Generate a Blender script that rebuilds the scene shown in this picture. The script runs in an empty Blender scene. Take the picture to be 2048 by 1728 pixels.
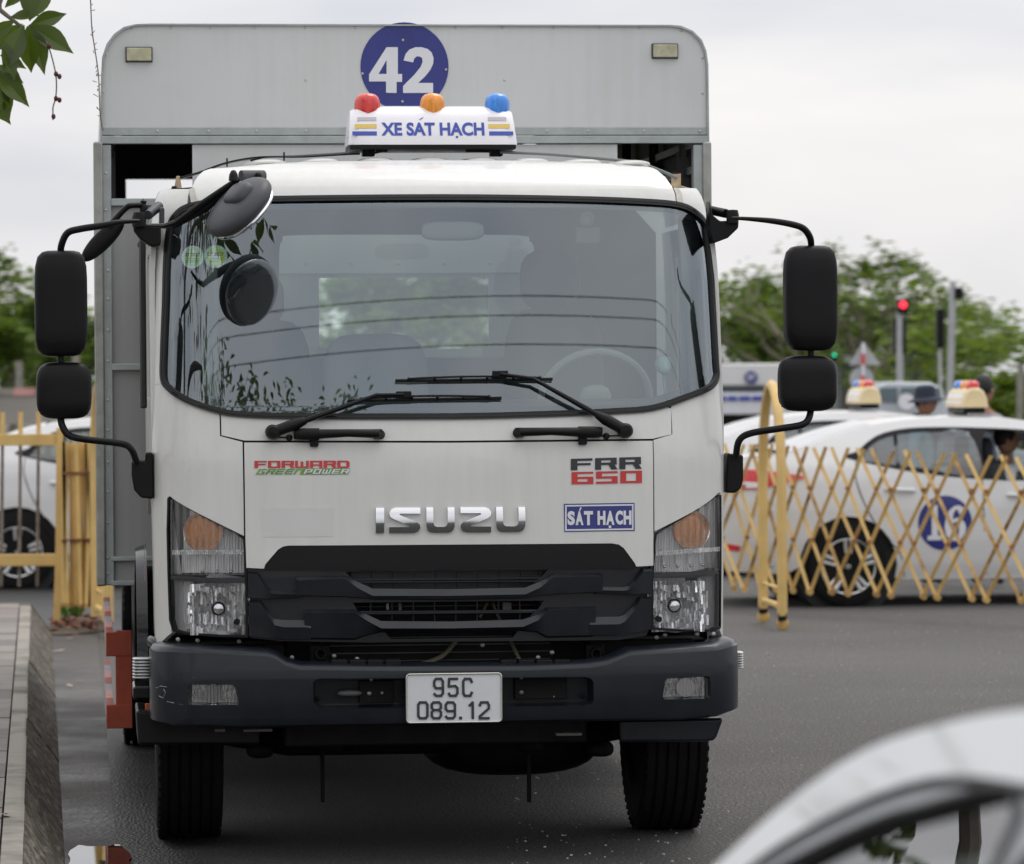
import bpy, bmesh, math, random
from mathutils import Vector, Matrix, geometry
random.seed(7)
sc = bpy.context.scene
COL = sc.collection
R = math.radians

# ---------------------------------------------------------------- camera, sky, sun, exposure
CAM_H = 1.736
FPX = 8475.0
cam_d = bpy.data.cameras.new('camera')
cam_d.sensor_width = 36; cam_d.lens = FPX / 2048 * 36
cam_d.clip_start = 0.1; cam_d.clip_end = 2000
cam_d.dof.use_dof = True; cam_d.dof.focus_distance = 15.3
cam_d.dof.aperture_fstop = cam_d.lens / 27.0
cam_d.dof.aperture_blades = 0
cam = bpy.data.objects.new('camera', cam_d); COL.objects.link(cam)
CR = (Matrix.Rotation(R(90 - math.degrees(math.atan(112 / FPX))), 4, 'X') @ Matrix.Rotation(R(-0.36), 4, 'Z'))
cam.matrix_world = Matrix.Translation((0, 0, CAM_H)) @ CR
sc.camera = cam
C0 = Vector((0, 0, CAM_H)); CR3 = CR.to_3x3(); CRI = CR3.transposed()

world = bpy.data.worlds.new('World'); sc.world = world; world.use_nodes = True
wn = world.node_tree; wn.nodes.clear()
def N(nt, t, **k):
    n = nt.nodes.new(t)
    for a, b in k.items():
        if a == 'ins':
            for i, v in b.items(): n.inputs[i].default_value = v
        else: setattr(n, a, b)
    return n
def K(nt, a, ao, b, bi): nt.links.new(a.outputs[ao], b.inputs[bi])
SUN_EL, SUN_AZ = 64.0, 35.0          # azimuth from +Y clockwise: high, behind the truck and to its right
sky = N(wn, 'ShaderNodeTexSky', sky_type='NISHITA', sun_disc=False, sun_elevation=R(SUN_EL), sun_rotation=R(SUN_AZ), air_density=1.0, dust_density=4.0)
tc = N(wn, 'ShaderNodeTexCoord'); sx = N(wn, 'ShaderNodeSeparateXYZ'); K(wn, tc, 'Generated', sx, 0)
el = N(wn, 'ShaderNodeClamp'); K(wn, sx, 2, el, 0)
grad = N(wn, 'ShaderNodeMapRange', ins={1: 0.0, 2: 1.0, 3: 1.0, 4: 2.0}); K(wn, el, 0, grad, 0)   # overcast: the zenith is brighter than the horizon
mp = N(wn, 'ShaderNodeMapping'); mp.inputs['Scale'].default_value = (3.0, 3.0, 9.0); K(wn, tc, 'Generated', mp, 0)
cn = N(wn, 'ShaderNodeTexNoise', ins={'Scale': 1.7, 'Detail': 5.0, 'Roughness': 0.5, 'Distortion': 0.3}); K(wn, mp, 0, cn, 0)
cr = N(wn, 'ShaderNodeValToRGB'); K(wn, cn, 0, cr, 0)
cr.color_ramp.elements[0].position = 0.33; cr.color_ramp.elements[0].color = (5.3, 5.45, 5.9, 1)
cr.color_ramp.elements[1].position = 0.66; cr.color_ramp.elements[1].color = (7.6, 7.4, 7.3, 1)
mu = N(wn, 'ShaderNodeVectorMath', operation='SCALE'); K(wn, cr, 0, mu, 0); K(wn, grad, 0, mu, 'Scale')
mx = N(wn, 'ShaderNodeMix', data_type='RGBA'); mx.inputs[0].default_value = 0.93
K(wn, sky, 0, mx, 6); K(wn, mu, 0, mx, 7)
bg = N(wn, 'ShaderNodeBackground', ins={'Strength': 0.1}); K(wn, mx, 2, bg, 0)
wo = N(wn, 'ShaderNodeOutputWorld'); K(wn, bg, 0, wo, 0)

sl = bpy.data.lights.new('sun', 'SUN'); sl.energy = 0.7; sl.angle = R(28); sl.color = (1, .96, .9)
so = bpy.data.objects.new('sun', sl); COL.objects.link(so)
saz, sel = R(SUN_AZ), R(SUN_EL)
so.rotation_euler = Vector((math.sin(saz) * math.cos(sel), math.cos(saz) * math.cos(sel), math.sin(sel))).to_track_quat('Z', 'Y').to_euler()
sc.view_settings.view_transform = 'Standard'; sc.view_settings.look = 'None'
sc.view_settings.exposure = 0.35; sc.view_settings.gamma = 1.0; sc.view_settings.use_curve_mapping = False
sc.cycles.max_bounces = 8; sc.cycles.transparent_max_bounces = 16; sc.cycles.glossy_bounces = 4; sc.cycles.diffuse_bounces = 3
sc.cycles.use_denoising = True

# ---------------------------------------------------------------- picture to place
def ray(px, py): return CR3 @ Vector(((px - 1024) / FPX, -(py - 864) / FPX, -1))
def proj(p):
    l = CRI @ (Vector(p) - C0); return 1024 + FPX * l.x / -l.z, 864 - FPX * l.y / -l.z
def at(px, py, Y):
    d = ray(px, py); return C0 + d * (Y / d.y)
def ground(px, py, z=0.0):
    d = ray(px, py); return C0 + d * ((z - CAM_H) / d.z)

# ---------------------------------------------------------------- materials
MATS = {}
def newmat(name):
    m = bpy.data.materials.new(name); m.use_nodes = True; nt = m.node_tree; nt.nodes.clear()
    o = N(nt, 'ShaderNodeOutputMaterial'); MATS[name] = m
    return m, nt, o
def M(name, col, r=.5, m=0., coat=0., var=0., vs=6., bump=0., bs=60., spec=.5, trans=0., emit=None, es=0., streak=0., dirt=None, rv=0., coord='Object', alpha=1., stretch=(1, 1, 1), ior=1.45, sub=0.):
    mt, nt, o = newmat(name)
    p = N(nt, 'ShaderNodeBsdfPrincipled'); K(nt, p, 0, o, 0)
    p.inputs['Base Color'].default_value = (*col, 1); p.inputs['Roughness'].default_value = r; p.inputs['Metallic'].default_value = m
    p.inputs['Coat Weight'].default_value = coat; p.inputs['Coat Roughness'].default_value = .05
    p.inputs['Specular IOR Level'].default_value = spec; p.inputs['Transmission Weight'].default_value = trans; p.inputs['IOR'].default_value = ior
    if emit: p.inputs['Emission Color'].default_value = (*emit, 1); p.inputs['Emission Strength'].default_value = es
    if var or bump or streak or rv or dirt:
        t = N(nt, 'ShaderNodeTexCoord')
        mpp = N(nt, 'ShaderNodeMapping'); mpp.inputs['Scale'].default_value = stretch; K(nt, t, coord, mpp, 0)
    if var or streak or dirt or rv:
        no = N(nt, 'ShaderNodeTexNoise', ins={'Scale': vs, 'Detail': 6., 'Roughness': .6}); K(nt, mpp, 0, no, 0)
        fac = no
        if streak:
            m2 = N(nt, 'ShaderNodeMapping'); m2.inputs['Scale'].default_value = (26, 26, .7); K(nt, t, coord, m2, 0)
            n2 = N(nt, 'ShaderNodeTexNoise', ins={'Scale': 1., 'Detail': 5., 'Roughness': .6}); K(nt, m2, 0, n2, 0)
            fac = N(nt, 'ShaderNodeMix'); fac.inputs[0].default_value = streak; K(nt, no, 0, fac, 2); K(nt, n2, 0, fac, 3)
        rp = N(nt, 'ShaderNodeValToRGB'); K(nt, fac, 0, rp, 0)
        c2 = dirt if dirt else tuple(max(0, c * (1 - var)) for c in col); c1 = tuple(min(1, c * (1 + var)) for c in col) if not dirt else col
        rp.color_ramp.elements[0].position = .3; rp.color_ramp.elements[0].color = (*c2, 1)
        rp.color_ramp.elements[1].position = .66 if not dirt else .55; rp.color_ramp.elements[1].color = (*c1, 1)
        K(nt, rp, 0, p, 'Base Color')
        if rv:
            mr = N(nt, 'ShaderNodeMapRange', ins={1: .3, 2: .7, 3: max(0, r - rv), 4: min(1, r + rv)}); K(nt, no, 0, mr, 0); K(nt, mr, 0, p, 'Roughness')
    if bump:
        nb = N(nt, 'ShaderNodeTexNoise', ins={'Scale': bs, 'Detail': 4., 'Roughness': .6}); K(nt, mpp, 0, nb, 0)
        b = N(nt, 'ShaderNodeBump', ins={'Strength': min(1, bump), 'Distance': .01}); K(nt, nb, 0, b, 'Height'); K(nt, b, 0, p, 'Normal')
    return mt
def GL(name, tint=(.9, .95, .93), boost=1.7, refl=(1, 1, 1), rib=None, rough=0., ribs=.5, add=0.):
    """thin pane: see-through tint plus mirror reflection by the Fresnel law"""
    mt, nt, o = newmat(name)
    tr = N(nt, 'ShaderNodeBsdfTransparent'); tr.inputs[0].default_value = (*tint, 1)
    g = N(nt, 'ShaderNodeBsdfGlossy'); g.inputs[0].default_value = (*refl, 1); g.inputs['Roughness'].default_value = rough
    f = N(nt, 'ShaderNodeFresnel', ins={0: 1.5}); mm = N(nt, 'ShaderNodeMath', operation='MULTIPLY_ADD', use_clamp=True, ins={1: boost, 2: add}); K(nt, f, 0, mm, 0)
    x = N(nt, 'ShaderNodeMixShader'); K(nt, mm, 0, x, 0); K(nt, tr, 0, x, 1); K(nt, g, 0, x, 2); K(nt, x, 0, o, 0)
    if rib:
        t = N(nt, 'ShaderNodeTexCoord'); w = N(nt, 'ShaderNodeTexWave', bands_direction='X', ins={'Scale': rib, 'Distortion': 0.}); K(nt, t, 'Object', w, 0)
        b = N(nt, 'ShaderNodeBump', ins={'Strength': ribs, 'Distance': .004}); K(nt, w, 0, b, 'Height'); K(nt, b, 0, g, 'Normal'); K(nt, b, 0, f, 'Normal')
        df = N(nt, 'ShaderNodeBsdfDiffuse'); df.inputs[0].default_value = (.5, .5, .5, 1); wr = N(nt, 'ShaderNodeMapRange', ins={1: .55, 2: 1., 3: 0., 4: .13}); K(nt, w, 0, wr, 0)
        x2 = N(nt, 'ShaderNodeMixShader'); K(nt, wr, 0, x2, 0); K(nt, x, 0, x2, 1); K(nt, df, 0, x2, 2); K(nt, x2, 0, o, 0)
    return mt
white = M('white_paint', (.62, .62, .595), .34, coat=.5, var=.045, vs=3., streak=.6, rv=.05)
carwhite = M('car_white', (.66, .66, .655), .25, coat=.8, var=.02, vs=2.)
galv = M('galvanised_sheet', (.585, .60, .60), .5, m=.25, dirt=(.535, .535, .52), vs=2.2, streak=.35, bump=.06, bs=14, rv=.08)
galv2 = M('galvanised_trim', (.36, .39, .385), .42, m=.45, var=.14, vs=14., bump=.05, bs=30, rv=.12)
galvlo = M('galvanised_dull', (.33, .335, .33), .55, m=.2, var=.08, vs=4., streak=.5, rv=.1)
boxin = M('box_lining', (.14, .14, .135), .6, var=.2)
navy = M('bumper_navy', (.0075, .010, .0155), .34, coat=.16, spec=.35, var=.18, vs=4., rv=.1, bump=.03, bs=250)
grilleM = M('grille_plastic', (.0085, .010, .014), .38, coat=.18, var=.15, vs=6., bump=.03, bs=300, rv=.1)
blk = M('black_plastic', (.0045, .0045, .0055), .42, spec=.28, bump=.12, bs=400, var=.2, rv=.1)
blkr = M('black_rubber', (.010, .010, .010), .62, bump=.05, bs=200, var=.2, vs=12)
gry = M('grey_plastic', (.052, .055, .062), .48, bump=.1, bs=300, var=.15, rv=.1)
gloss = M('gloss_black', (.008, .009, .010), .16, coat=.15, spec=.35, var=.2, vs=8)
chrome = M('chrome', (.80, .81, .82), .09, m=1., var=.03)
chromer = M('chrome_facets', (.95, .96, .97), .16, m=.85, bump=1., bs=38, stretch=(4, 1, .45))
lampg = M('lamp_tray', (.82, .83, .84), .3, m=.0, bump=.3, bs=90, stretch=(6, 1, .4), var=.15, vs=20)
amber = M('amber_plastic', (.80, .36, .13), .2, trans=.1, bump=.5, bs=260, var=.12, vs=30)
redp = M('red_plastic', (.62, .035, .03), .18, coat=.6, var=.25, vs=22, stretch=(3, 3, .4))
orap = M('orange_plastic', (.75, .27, .02), .18, coat=.6, var=.3, vs=22, stretch=(3, 3, .4))
blup = M('blue_plastic', (.03, .22, .68), .18, coat=.6, var=.3, vs=22, stretch=(3, 3, .4))
rubber = M('tyre_rubber', (.0075, .0075, .0075), .8, spec=.2, bump=.3, bs=90, var=.3, vs=10)
dark = M('dark_steel', (.008, .008, .008), .6, spec=.2, var=.4, vs=9, bump=.1)
steel = M('bare_steel', (.30, .30, .29), .45, m=.7, var=.3, vs=20)
blue = M('sign_blue', (.022, .03, .19), .35, var=.12, vs=6, coat=.2)
blueb = M('text_blue', (.04, .07, .36), .4, var=.1)
signw = M('sign_white', (.68, .69, .72), .4, var=.03)
lbw = M('lightbar_white', (.76, .75, .78), .28, coat=.4, var=.03)
yel = M('stripe_yellow', (.68, .48, .12), .4, var=.06); mauve = M('stripe_mauve', (.48, .44, .47), .4, var=.05)
tblack = M('decal_black', (.018, .022, .026), .3, var=.1); tred = M('decal_red', (.52, .035, .03), .3, var=.1); tgreen = M('decal_green', (.13, .28, .04), .3, var=.35, vs=25)
platew = M('plate_white', (.66, .68, .70), .35, coat=.3, var=.03, vs=15); plated = M('plate_ink', (.035, .037, .04), .45, var=.2, vs=40)
redg = M('guard_red', (.33, .062, .03), .45, var=.2, vs=12); pinkg = M('guard_reflector_pink', (.58, .30, .27), .5, var=.12); greyg = M('guard_reflector_grey', (.30, .31, .33), .5, var=.12)
seatM = M('seat_fabric', (.04, .042, .047), .9, var=.1); seatc = M('seat_cover_grey', (.20, .205, .215), .8, var=.1, bump=.2, bs=60)
cabin = M('cabin_trim', (.11, .115, .12), .7, var=.1); cabinl = M('cabin_lining_pale', (.30, .31, .31), .7, var=.08)
wsg = GL('windscreen_glass', (.82, .92, .88), 3.3, (.84, .93, 1.), add=.02); pane = GL('window_pane', (.92, .97, .94), 1.1)
lensg = GL('lamp_lens', (.97, .97, .97), 1.3, rib=13., ribs=.6); lensc = GL('clear_lens', (.98, .98, .98), 1.2)
lensf = GL('fog_lens', (.9, .9, .9), 1.3, rib=26., ribs=.8)
sidelens = GL('marker_lens', (.85, .87, .87), 1.6)
frit = M('glass_border', (.03, .03, .034), .35, var=.1)
yfence = M('fence_yellow', (.64, .44, .16), .42, var=.12, vs=5, rv=.1); rust = M('rust', (.17, .065, .025), .8, var=.5, vs=30); yrust = M('fence_yellow_worn', (.58, .38, .13), .6, dirt=(.20, .10, .035), vs=7)
carglass = GL('car_glass', (.50, .56, .57), 1.5, add=.06); carglassn = GL('car_glass_dark', (.16, .18, .18), 1.1, add=.03); carglassd = GL('car_glass_open', (.9, .9, .9), 1.)
carred = M('tail_red', (.60, .02, .03), .12, coat=1., var=.2, vs=10); cream = M('sign_cream', (.70, .57, .33), .35, var=.06)
alloy = M('alloy', (.74, .75, .76), .28, m=.85, var=.1); skin = M('skin', (.30, .16, .10), .55, var=.08); brass = M('oily_bracket', (.40, .30, .19), .5, var=.35, vs=40)
tape = M('aged_tape', (.47, .45, .40), .5, var=.12, vs=30)

# ---------------------------------------------------------------- mesh helpers
def tag(o, label=None, cat=None, group=None, kind=None):
    if label: o['label'] = label
    if cat: o['category'] = cat
    if group: o['group'] = group
    if kind: o['kind'] = kind
    return o
def empty(name, mat4=None, **k):
    o = bpy.data.objects.new(name, None); COL.objects.link(o); o.empty_display_size = .2
    if mat4 is not None: o.matrix_world = mat4
    return tag(o, **k)
def mk(name, vs, fs, mat, parent=None, smooth=40, bev=0, seg=2, fix=True, **k):
    me = bpy.data.meshes.new(name)
    me.from_pydata([tuple(v) for v in vs], [], fs)
    if fix:
        bm = bmesh.new(); bm.from_mesh(me); bmesh.ops.recalc_face_normals(bm, faces=bm.faces); bm.to_mesh(me); bm.free()
    me.materials.append(mat)
    if smooth is not None:
        me.shade_smooth()
        if not bev: me.set_sharp_from_angle(angle=R(smooth))
    o = bpy.data.objects.new(name, me); COL.objects.link(o)
    if parent: o.parent = parent
    if bev:
        b = o.modifiers.new('b', 'BEVEL'); b.width = bev; b.segments = seg; b.limit_method = 'ANGLE'; b.angle_limit = R(40); b.harden_normals = True
    return tag(o, **k)
class MB:
    def __init__(s): s.v = []; s.f = []
    def add(s, vs, fs):
        n = len(s.v); s.v += [Vector(v) for v in vs]; s.f += [tuple(i + n for i in f) for f in fs]; return s
    def box(s, lo, hi, rot=None, c=None):
        x0, y0, z0 = lo; x1, y1, z1 = hi
        vs = [Vector(p) for p in ((x0, y0, z0), (x1, y0, z0), (x1, y1, z0), (x0, y1, z0), (x0, y0, z1), (x1, y0, z1), (x1, y1, z1), (x0, y1, z1))]
        if rot is not None:
            c = Vector(c) if c else (Vector(lo) + Vector(hi)) / 2
            vs = [rot @ (v - c) + c for v in vs]
        return s.add(vs, [(0, 3, 2, 1), (4, 5, 6, 7), (0, 1, 5, 4), (1, 2, 6, 5), (2, 3, 7, 6), (3, 0, 4, 7)])
    def loft(s, loops, closed=True, caps=True):
        n = len(loops[0]); vs = [p for l in loops for p in l]; fs = []
        for i in range(len(loops) - 1):
            for j in range(n if closed else n - 1):
                k = (j + 1) % n; fs.append((i * n + j, i * n + k, (i + 1) * n + k, (i + 1) * n + j))
        if caps and closed: fs.append(tuple(range(n))[::-1]); fs.append(tuple((len(loops) - 1) * n + j for j in range(n)))
        return s.add(vs, fs)
    def tube(s, pts, r, n=10, sm=0, flat=1.0, up=None, caps=True):
        pts = [Vector(p) for p in pts]; rs = r if isinstance(r, (list, tuple)) else [r] * len(pts)
        if sm and len(pts) > 2:
            q = catm(pts, sm, False); m = len(q); rs = [rs[min(len(rs) - 1, int(i / (m - 1) * (len(rs) - 1)))] * (1 - (i / (m - 1) * (len(rs) - 1)) % 1) + rs[min(len(rs) - 1, int(i / (m - 1) * (len(rs) - 1)) + 1)] * ((i / (m - 1) * (len(rs) - 1)) % 1) for i in range(m)]; pts = q
        t0 = (pts[1] - pts[0]).normalized(); u = Vector(up) if up else (Vector((0, 0, 1)) if abs(t0.z) < .9 else Vector((1, 0, 0)))
        loops = []
        for i, p in enumerate(pts):
            t = ((pts[min(i + 1, len(pts) - 1)] - pts[max(i - 1, 0)])).normalized()
            a = u - t * u.dot(t)
            a = a.normalized() if a.length > 1e-5 else t.orthogonal().normalized()
            u = a if not up else u; b = t.cross(a)
            loops.append([p + (a * math.cos(6.2832 * j / n) + b * math.sin(6.2832 * j / n) * flat) * rs[i] for j in range(n)])
        return s.loft(loops, True, caps)
    def lathe(s, prof, c, axis=(0, -1, 0), n=32, arc=1.0, caps=True):
        """prof: list of (radius, distance along the axis)"""
        ax = Vector(axis).normalized(); a = ax.orthogonal().normalized(); b = ax.cross(a); c = Vector(c)
        loops = [[c + ax * h + (a * math.cos(6.28318 * j / n * arc) + b * math.sin(6.28318 * j / n * arc)) * max(r, 1e-5) for j in range(n)] for r, h in prof]
        return s.loft(loops, arc == 1.0, caps and arc == 1.0)
    def ball(s, c, rad, p=2., n=8, rot=None):
        """rounded box: cube sphere under a p-norm"""
        c = Vector(c); seen = {}; vs = []; fs = []
        def vid(q):
            k = tuple(round(x, 5) for x in q)
            if k not in seen:
                l = sum(abs(x) ** p for x in q) ** (1 / p)
                w = Vector((q[0] / l * rad[0], q[1] / l * rad[1], q[2] / l * rad[2]))
                if rot is not None: w = rot @ w
                seen[k] = len(vs); vs.append(c + w)
            return seen[k]
        for ax in range(3):
            for sg in (-1, 1):
                for i in range(n):
                    for j in range(n):
                        q = []
                        for a, b in ((i, j), (i + 1, j), (i + 1, j + 1), (i, j + 1)):
                            w = [0, 0, 0]; w[ax] = sg; w[(ax + 1) % 3] = math.tan((-1 + 2 * a / n) * .7854); w[(ax + 2) % 3] = math.tan((-1 + 2 * b / n) * .7854); q.append(vid(w))
                        fs.append(tuple(q) if sg > 0 else tuple(q[::-1]))
        return s.add(vs, fs)
    def prism(s, poly, fn, d0, d1):
        n = len(poly); vs = [fn(a, b, d0) for a, b in poly] + [fn(a, b, d1) for a, b in poly]
        tri = geometry.tessellate_polygon([[Vector((a, b, 0)) for a, b in poly]])
        fs = [tuple(t) for t in tri] + [tuple(n + i for i in t)[::-1] for t in tri] + [(i, (i + 1) % n, n + (i + 1) % n, n + i) for i in range(n)]
        return s.add(vs, fs)
    def obj(s, name, mat, parent=None, **k): return mk(name, s.v, s.f, mat, parent, **k)
def catm(P, n, closed=True):
    P = [Vector(p) for p in P]; m = len(P); out = []
    for i in range(m if closed else m - 1):
        g = (lambda k: P[k % m]) if closed else (lambda k: P[min(max(k, 0), m - 1)])
        a, b, c, d = g(i - 1), g(i), g(i + 1), g(i + 2)
        for j in range(n):
            t = j / n
            out.append(.5 * ((2 * b) + (c - a) * t + (2 * a - 5 * b + 4 * c - d) * t * t + (3 * b - a - 3 * c + d) * t ** 3))
    if not closed: out.append(P[-1])
    return out
def rr(x0, z0, x1, z1, r, n=5):
    o = []
    for cx, cz, a in ((x1 - r, z1 - r, 0), (x0 + r, z1 - r, 90), (x0 + r, z0 + r, 180), (x1 - r, z0 + r, 270)):
        for k in range(n + 1): t = R(a + 90 * k / n); o.append((cx + r * math.cos(t), cz + r * math.sin(t)))
    return o
def lut(tab):
    def f(x):
        if x <= tab[0][0]: return tab[0][1]
        for (a, b), (c, d) in zip(tab, tab[1:]):
            if x <= c:
                t = (x - a) / (c - a); return b + (d - b) * t
        return tab[-1][1]
    return f
def smlut(tab):
    g = lut(tab)
    return lambda x: (g(x - .03) + g(x - .015) + g(x) + g(x + .015) + g(x + .03)) / 5
class Surf:
    """upright skin: u runs along the plan curve, z is height, off is the distance outward"""
    def __init__(s, mw, head, fy, wf, ext=3.0, xo=0.):
        s.xo = xo
        s.mw = mw; s.fy = fy; s.wf = wf; s.ds = .01; s.X = [0.]; s.Y = [0.]; s.H = [0.]
        for i in range(int(ext / s.ds)):
            h = R(head((i + .5) * s.ds)); s.X.append(s.X[-1] + math.cos(h) * s.ds); s.Y.append(s.Y[-1] + math.sin(h) * s.ds); s.H.append(h)
        s.xe = s.X[-1]; s.cl = 1.2 if wf else 9.; s.ul = .99
    def pt(s, u, z, off=0.):
        a = min(abs(u) / s.ds, len(s.X) - 1.001); i = int(a); t = a - i; sg = 1 if u >= 0 else -1
        x = s.X[i] + (s.X[i + 1] - s.X[i]) * t; y = s.Y[i] + (s.Y[i + 1] - s.Y[i]) * t; h = s.H[i] + (s.H[i + 1] - s.H[i]) * t
        k = s.wf(z) / s.xe if s.wf else 1.
        return Vector((s.xo + sg * (x * k + off * math.sin(h)), y + s.fy(z) - off * math.cos(h), z))
    def inv(s, px, py):
        u, z = plane_hit(s.mw, px, py, s.fy(1.2) + .05)
        for _ in range(9):
            q = proj(s.mw @ s.pt(u, z)); ex, ey = px - q[0], py - q[1]
            if abs(ex) + abs(ey) < .05: break
            h = 1e-3; qu = proj(s.mw @ s.pt(u + h, z)); qz = proj(s.mw @ s.pt(u, z + h))
            a, b, c, d = (qu[0] - q[0]) / h, (qz[0] - q[0]) / h, (qu[1] - q[1]) / h, (qz[1] - q[1]) / h
            det = a * d - b * c
            if abs(det) < 1e-3: break
            du = (d * ex - b * ey) / det; dz = (-c * ex + a * ey) / det
            u += max(-.15, min(.15, du)); z += max(-.15, min(.15, dz))
            u = max(-s.cl, min(s.cl, u))
        q = proj(s.mw @ s.pt(u, z))
        if abs(q[0] - px) + abs(q[1] - py) > 1.5 or (s.wf and abs(u) > s.ul):      # beyond the visible edge: the nearest point of the rounded corner
            sg = 1 if u > 0 else -1; best = None
            for i in range(60):
                uu = sg * (s.ul - .29 + i * .0049); zz = z
                for _ in range(4):
                    q = proj(s.mw @ s.pt(uu, zz)); zz += (q[1] - py) / 545
                q = proj(s.mw @ s.pt(uu, zz)); e = abs(q[0] - px) + abs(q[1] - py)
                if best is None or e < best[0]: best = (e, uu, zz)
            u, z = best[1:]
        return (u, z)
    def P(s, pts): return [s.inv(*p) for p in pts]
def plane_hit(mw, px, py, y):
    mi = mw.inverted(); o = mi @ C0; d = mi.to_3x3() @ ray(px, py); q = o + d * ((y - o.y) / d.y); return q.x, q.z
def flat(mw, y): return Surf(mw, lambda s: 0, lambda z: y, None, 5.)
def panel(name, poly, fn, mat, parent, t=.02, off=0., holes=(), step=.06, bev=.003, edge=None, **k):
    rings = [[Vector((a, b, 0)) for a, b in q] for q in [poly, *holes]]
    tri = geometry.tessellate_polygon(rings); pts = [p for r_ in rings for p in r_]
    bm = bmesh.new(); vv = [bm.verts.new(p) for p in pts]
    for f in tri:
        try: bm.faces.new([vv[i] for i in f])
        except ValueError: pass
    bmesh.ops.remove_doubles(bm, verts=bm.verts, dist=1e-5)
    if step:
        for ax in (0, 1):
            lo = min(v.co[ax] for v in bm.verts); hi = max(v.co[ax] for v in bm.verts)
            kx = math.ceil(lo / step)
            cuts = []
            while kx * step < hi: cuts.append(kx * step); kx += 1
            if ax == 0 and (hi > .72 or lo < -.72) and step <= .06: cuts += [c + step / 2 for c in cuts if abs(c) > .68]
            for c in cuts:
                co = Vector((0, 0, 0)); no = Vector((0, 0, 0)); co[ax] = c; no[ax] = 1
                bmesh.ops.bisect_plane(bm, geom=bm.verts[:] + bm.edges[:] + bm.faces[:], plane_co=co, plane_no=no, dist=1e-6)
    bm.verts.ensure_lookup_table(); bm.verts.index_update(); n = len(bm.verts)
    F = [fn(v.co.x, v.co.y, off) for v in bm.verts]; B = [fn(v.co.x, v.co.y, off - t) for v in bm.verts]
    fs = [tuple(v.index for v in f.verts) for f in bm.faces]
    if t == 0:
        bm.free(); return mk(name, F, fs, mat, parent, bev=0, **k)
    al = fs + [tuple(n + i for i in f)[::-1] for f in fs]
    for e in bm.edges:
        if len(e.link_faces) == 1: a, b = e.verts[0].index, e.verts[1].index; al.append((a, b, n + b, n + a))
    bm.free()
    return mk(name, F + B, al, mat, parent, bev=bev, **k)
def inset(poly, d):
    """shrink a smooth closed outline by d"""
    n = len(poly); A = sum(poly[i][0] * poly[(i + 1) % n][1] - poly[(i + 1) % n][0] * poly[i][1] for i in range(n)); sg = 1 if A > 0 else -1; o = []
    for i in range(n):
        a, b, c = Vector(poly[i - 1]), Vector(poly[i]), Vector(poly[(i + 1) % n])
        e1 = (b - a).normalized(); e2 = (c - b).normalized(); n1 = Vector((-e1.y, e1.x)) * sg; n2 = Vector((-e2.y, e2.x)) * sg
        m = (n1 + n2); m = m / max(.5, m.length_squared / 2) if m.length > .1 else n1
        q = b + m * d; o.append((q.x, q.y))
    return o
def text(name, body, fn, box, mat, parent, bold=0., off=.002, th=.001, shear=0., **k):
    """lettering stretched into box=(a0,b0,a1,b1) of the surface fn(a,b,off)"""
    c = bpy.data.curves.new(name, 'FONT'); c.body = body; c.offset = bold; c.resolution_u = 5; c.shear = shear
    o = bpy.data.objects.new(name, c); COL.objects.link(o); dg = bpy.context.evaluated_depsgraph_get()
    me = bpy.data.meshes.new_from_object(o.evaluated_get(dg)); bpy.data.objects.remove(o); bpy.data.curves.remove(c)
    xs = [v.co.x for v in me.vertices]; ys = [v.co.y for v in me.vertices]; x0, x1, y0, y1 = min(xs), max(xs), min(ys), max(ys)
    vs = [fn(box[0] + (v.co.x - x0) / (x1 - x0) * (box[2] - box[0]), box[1] + (v.co.y - y0) / (y1 - y0) * (box[3] - box[1]), off) for v in me.vertices]
    fs = [tuple(p.vertices) for p in me.polygons]; bpy.data.meshes.remove(me)
    return mk(name, vs, fs, mat, parent, smooth=None, fix=False, **k)
def strokes(S, segs, w):
    """flat-ended strokes -> polygons; segs: list of polylines"""
    out = []
    for pl in segs:
        P = [Vector(p) for p in pl]; Lf = []; Rt = []
        for i, p in enumerate(P):
            a = (P[i] - P[i - 1]).normalized() if i else None; b = (P[i + 1] - P[i]).normalized() if i < len(P) - 1 else None
            if a is None: nrm = Vector((-b.y, b.x))
            elif b is None: nrm = Vector((-a.y, a.x))
            else:
                nrm = Vector((-a.y, a.x)) + Vector((-b.y, b.x)); nrm = nrm / max(.35, nrm.length_squared / 2)
            Lf.append(p + nrm * w / 2); Rt.append(p - nrm * w / 2)
        out.append([tuple(q) for q in Lf + Rt[::-1]])
    return out
# ================================================================ TRUCK
TM = Matrix.Translation((-0.246, 15, 0)) @ Matrix.Rotation(R(5.7), 4, 'Z')
truck = empty('truck', TM, label='white driving-test truck number 42 with grey box body, parked facing the camera', cat='truck')
bpy.context.view_layer.update()
def L(px, py, y): return plane_hit(TM, px, py, y)
def LP(px, py, y): x, z = plane_hit(TM, px, py, y); return Vector((x, y, z))
def ss(t): t = max(0, min(1, t)); return t * t * (3 - 2 * t)
CAB = Surf(TM, lambda s: 5 * s / .72 if s < .72 else 5 + 85 * ss((s - .72) / .42),
           smlut([(.4, .10), (.75, .09), (1.05, .09), (1.45, .115), (1.6, .155), (2.38, .42), (2.45, .47), (2.51, .57), (2.55, .78), (2.6, 1.1)]),
           smlut([(.7, 1.03), (1.5, 1.042), (2.1, 1.042), (2.3, 1.03), (2.40, 1.015), (2.43, 1.0), (2.46, .97), (2.56, .93)]), xo=.018)
BMP = Surf(TM, lambda s: 5 * s / .86 if s < .86 else 5 + 85 * ss((s - .86) / .33), smlut([(.4, .05), (.5, .01), (.6, 0), (.7, .0), (.78, .02)]), lambda z: 1.060, xo=.024); BMP.ul = 1.12
S = CAB.P
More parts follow.
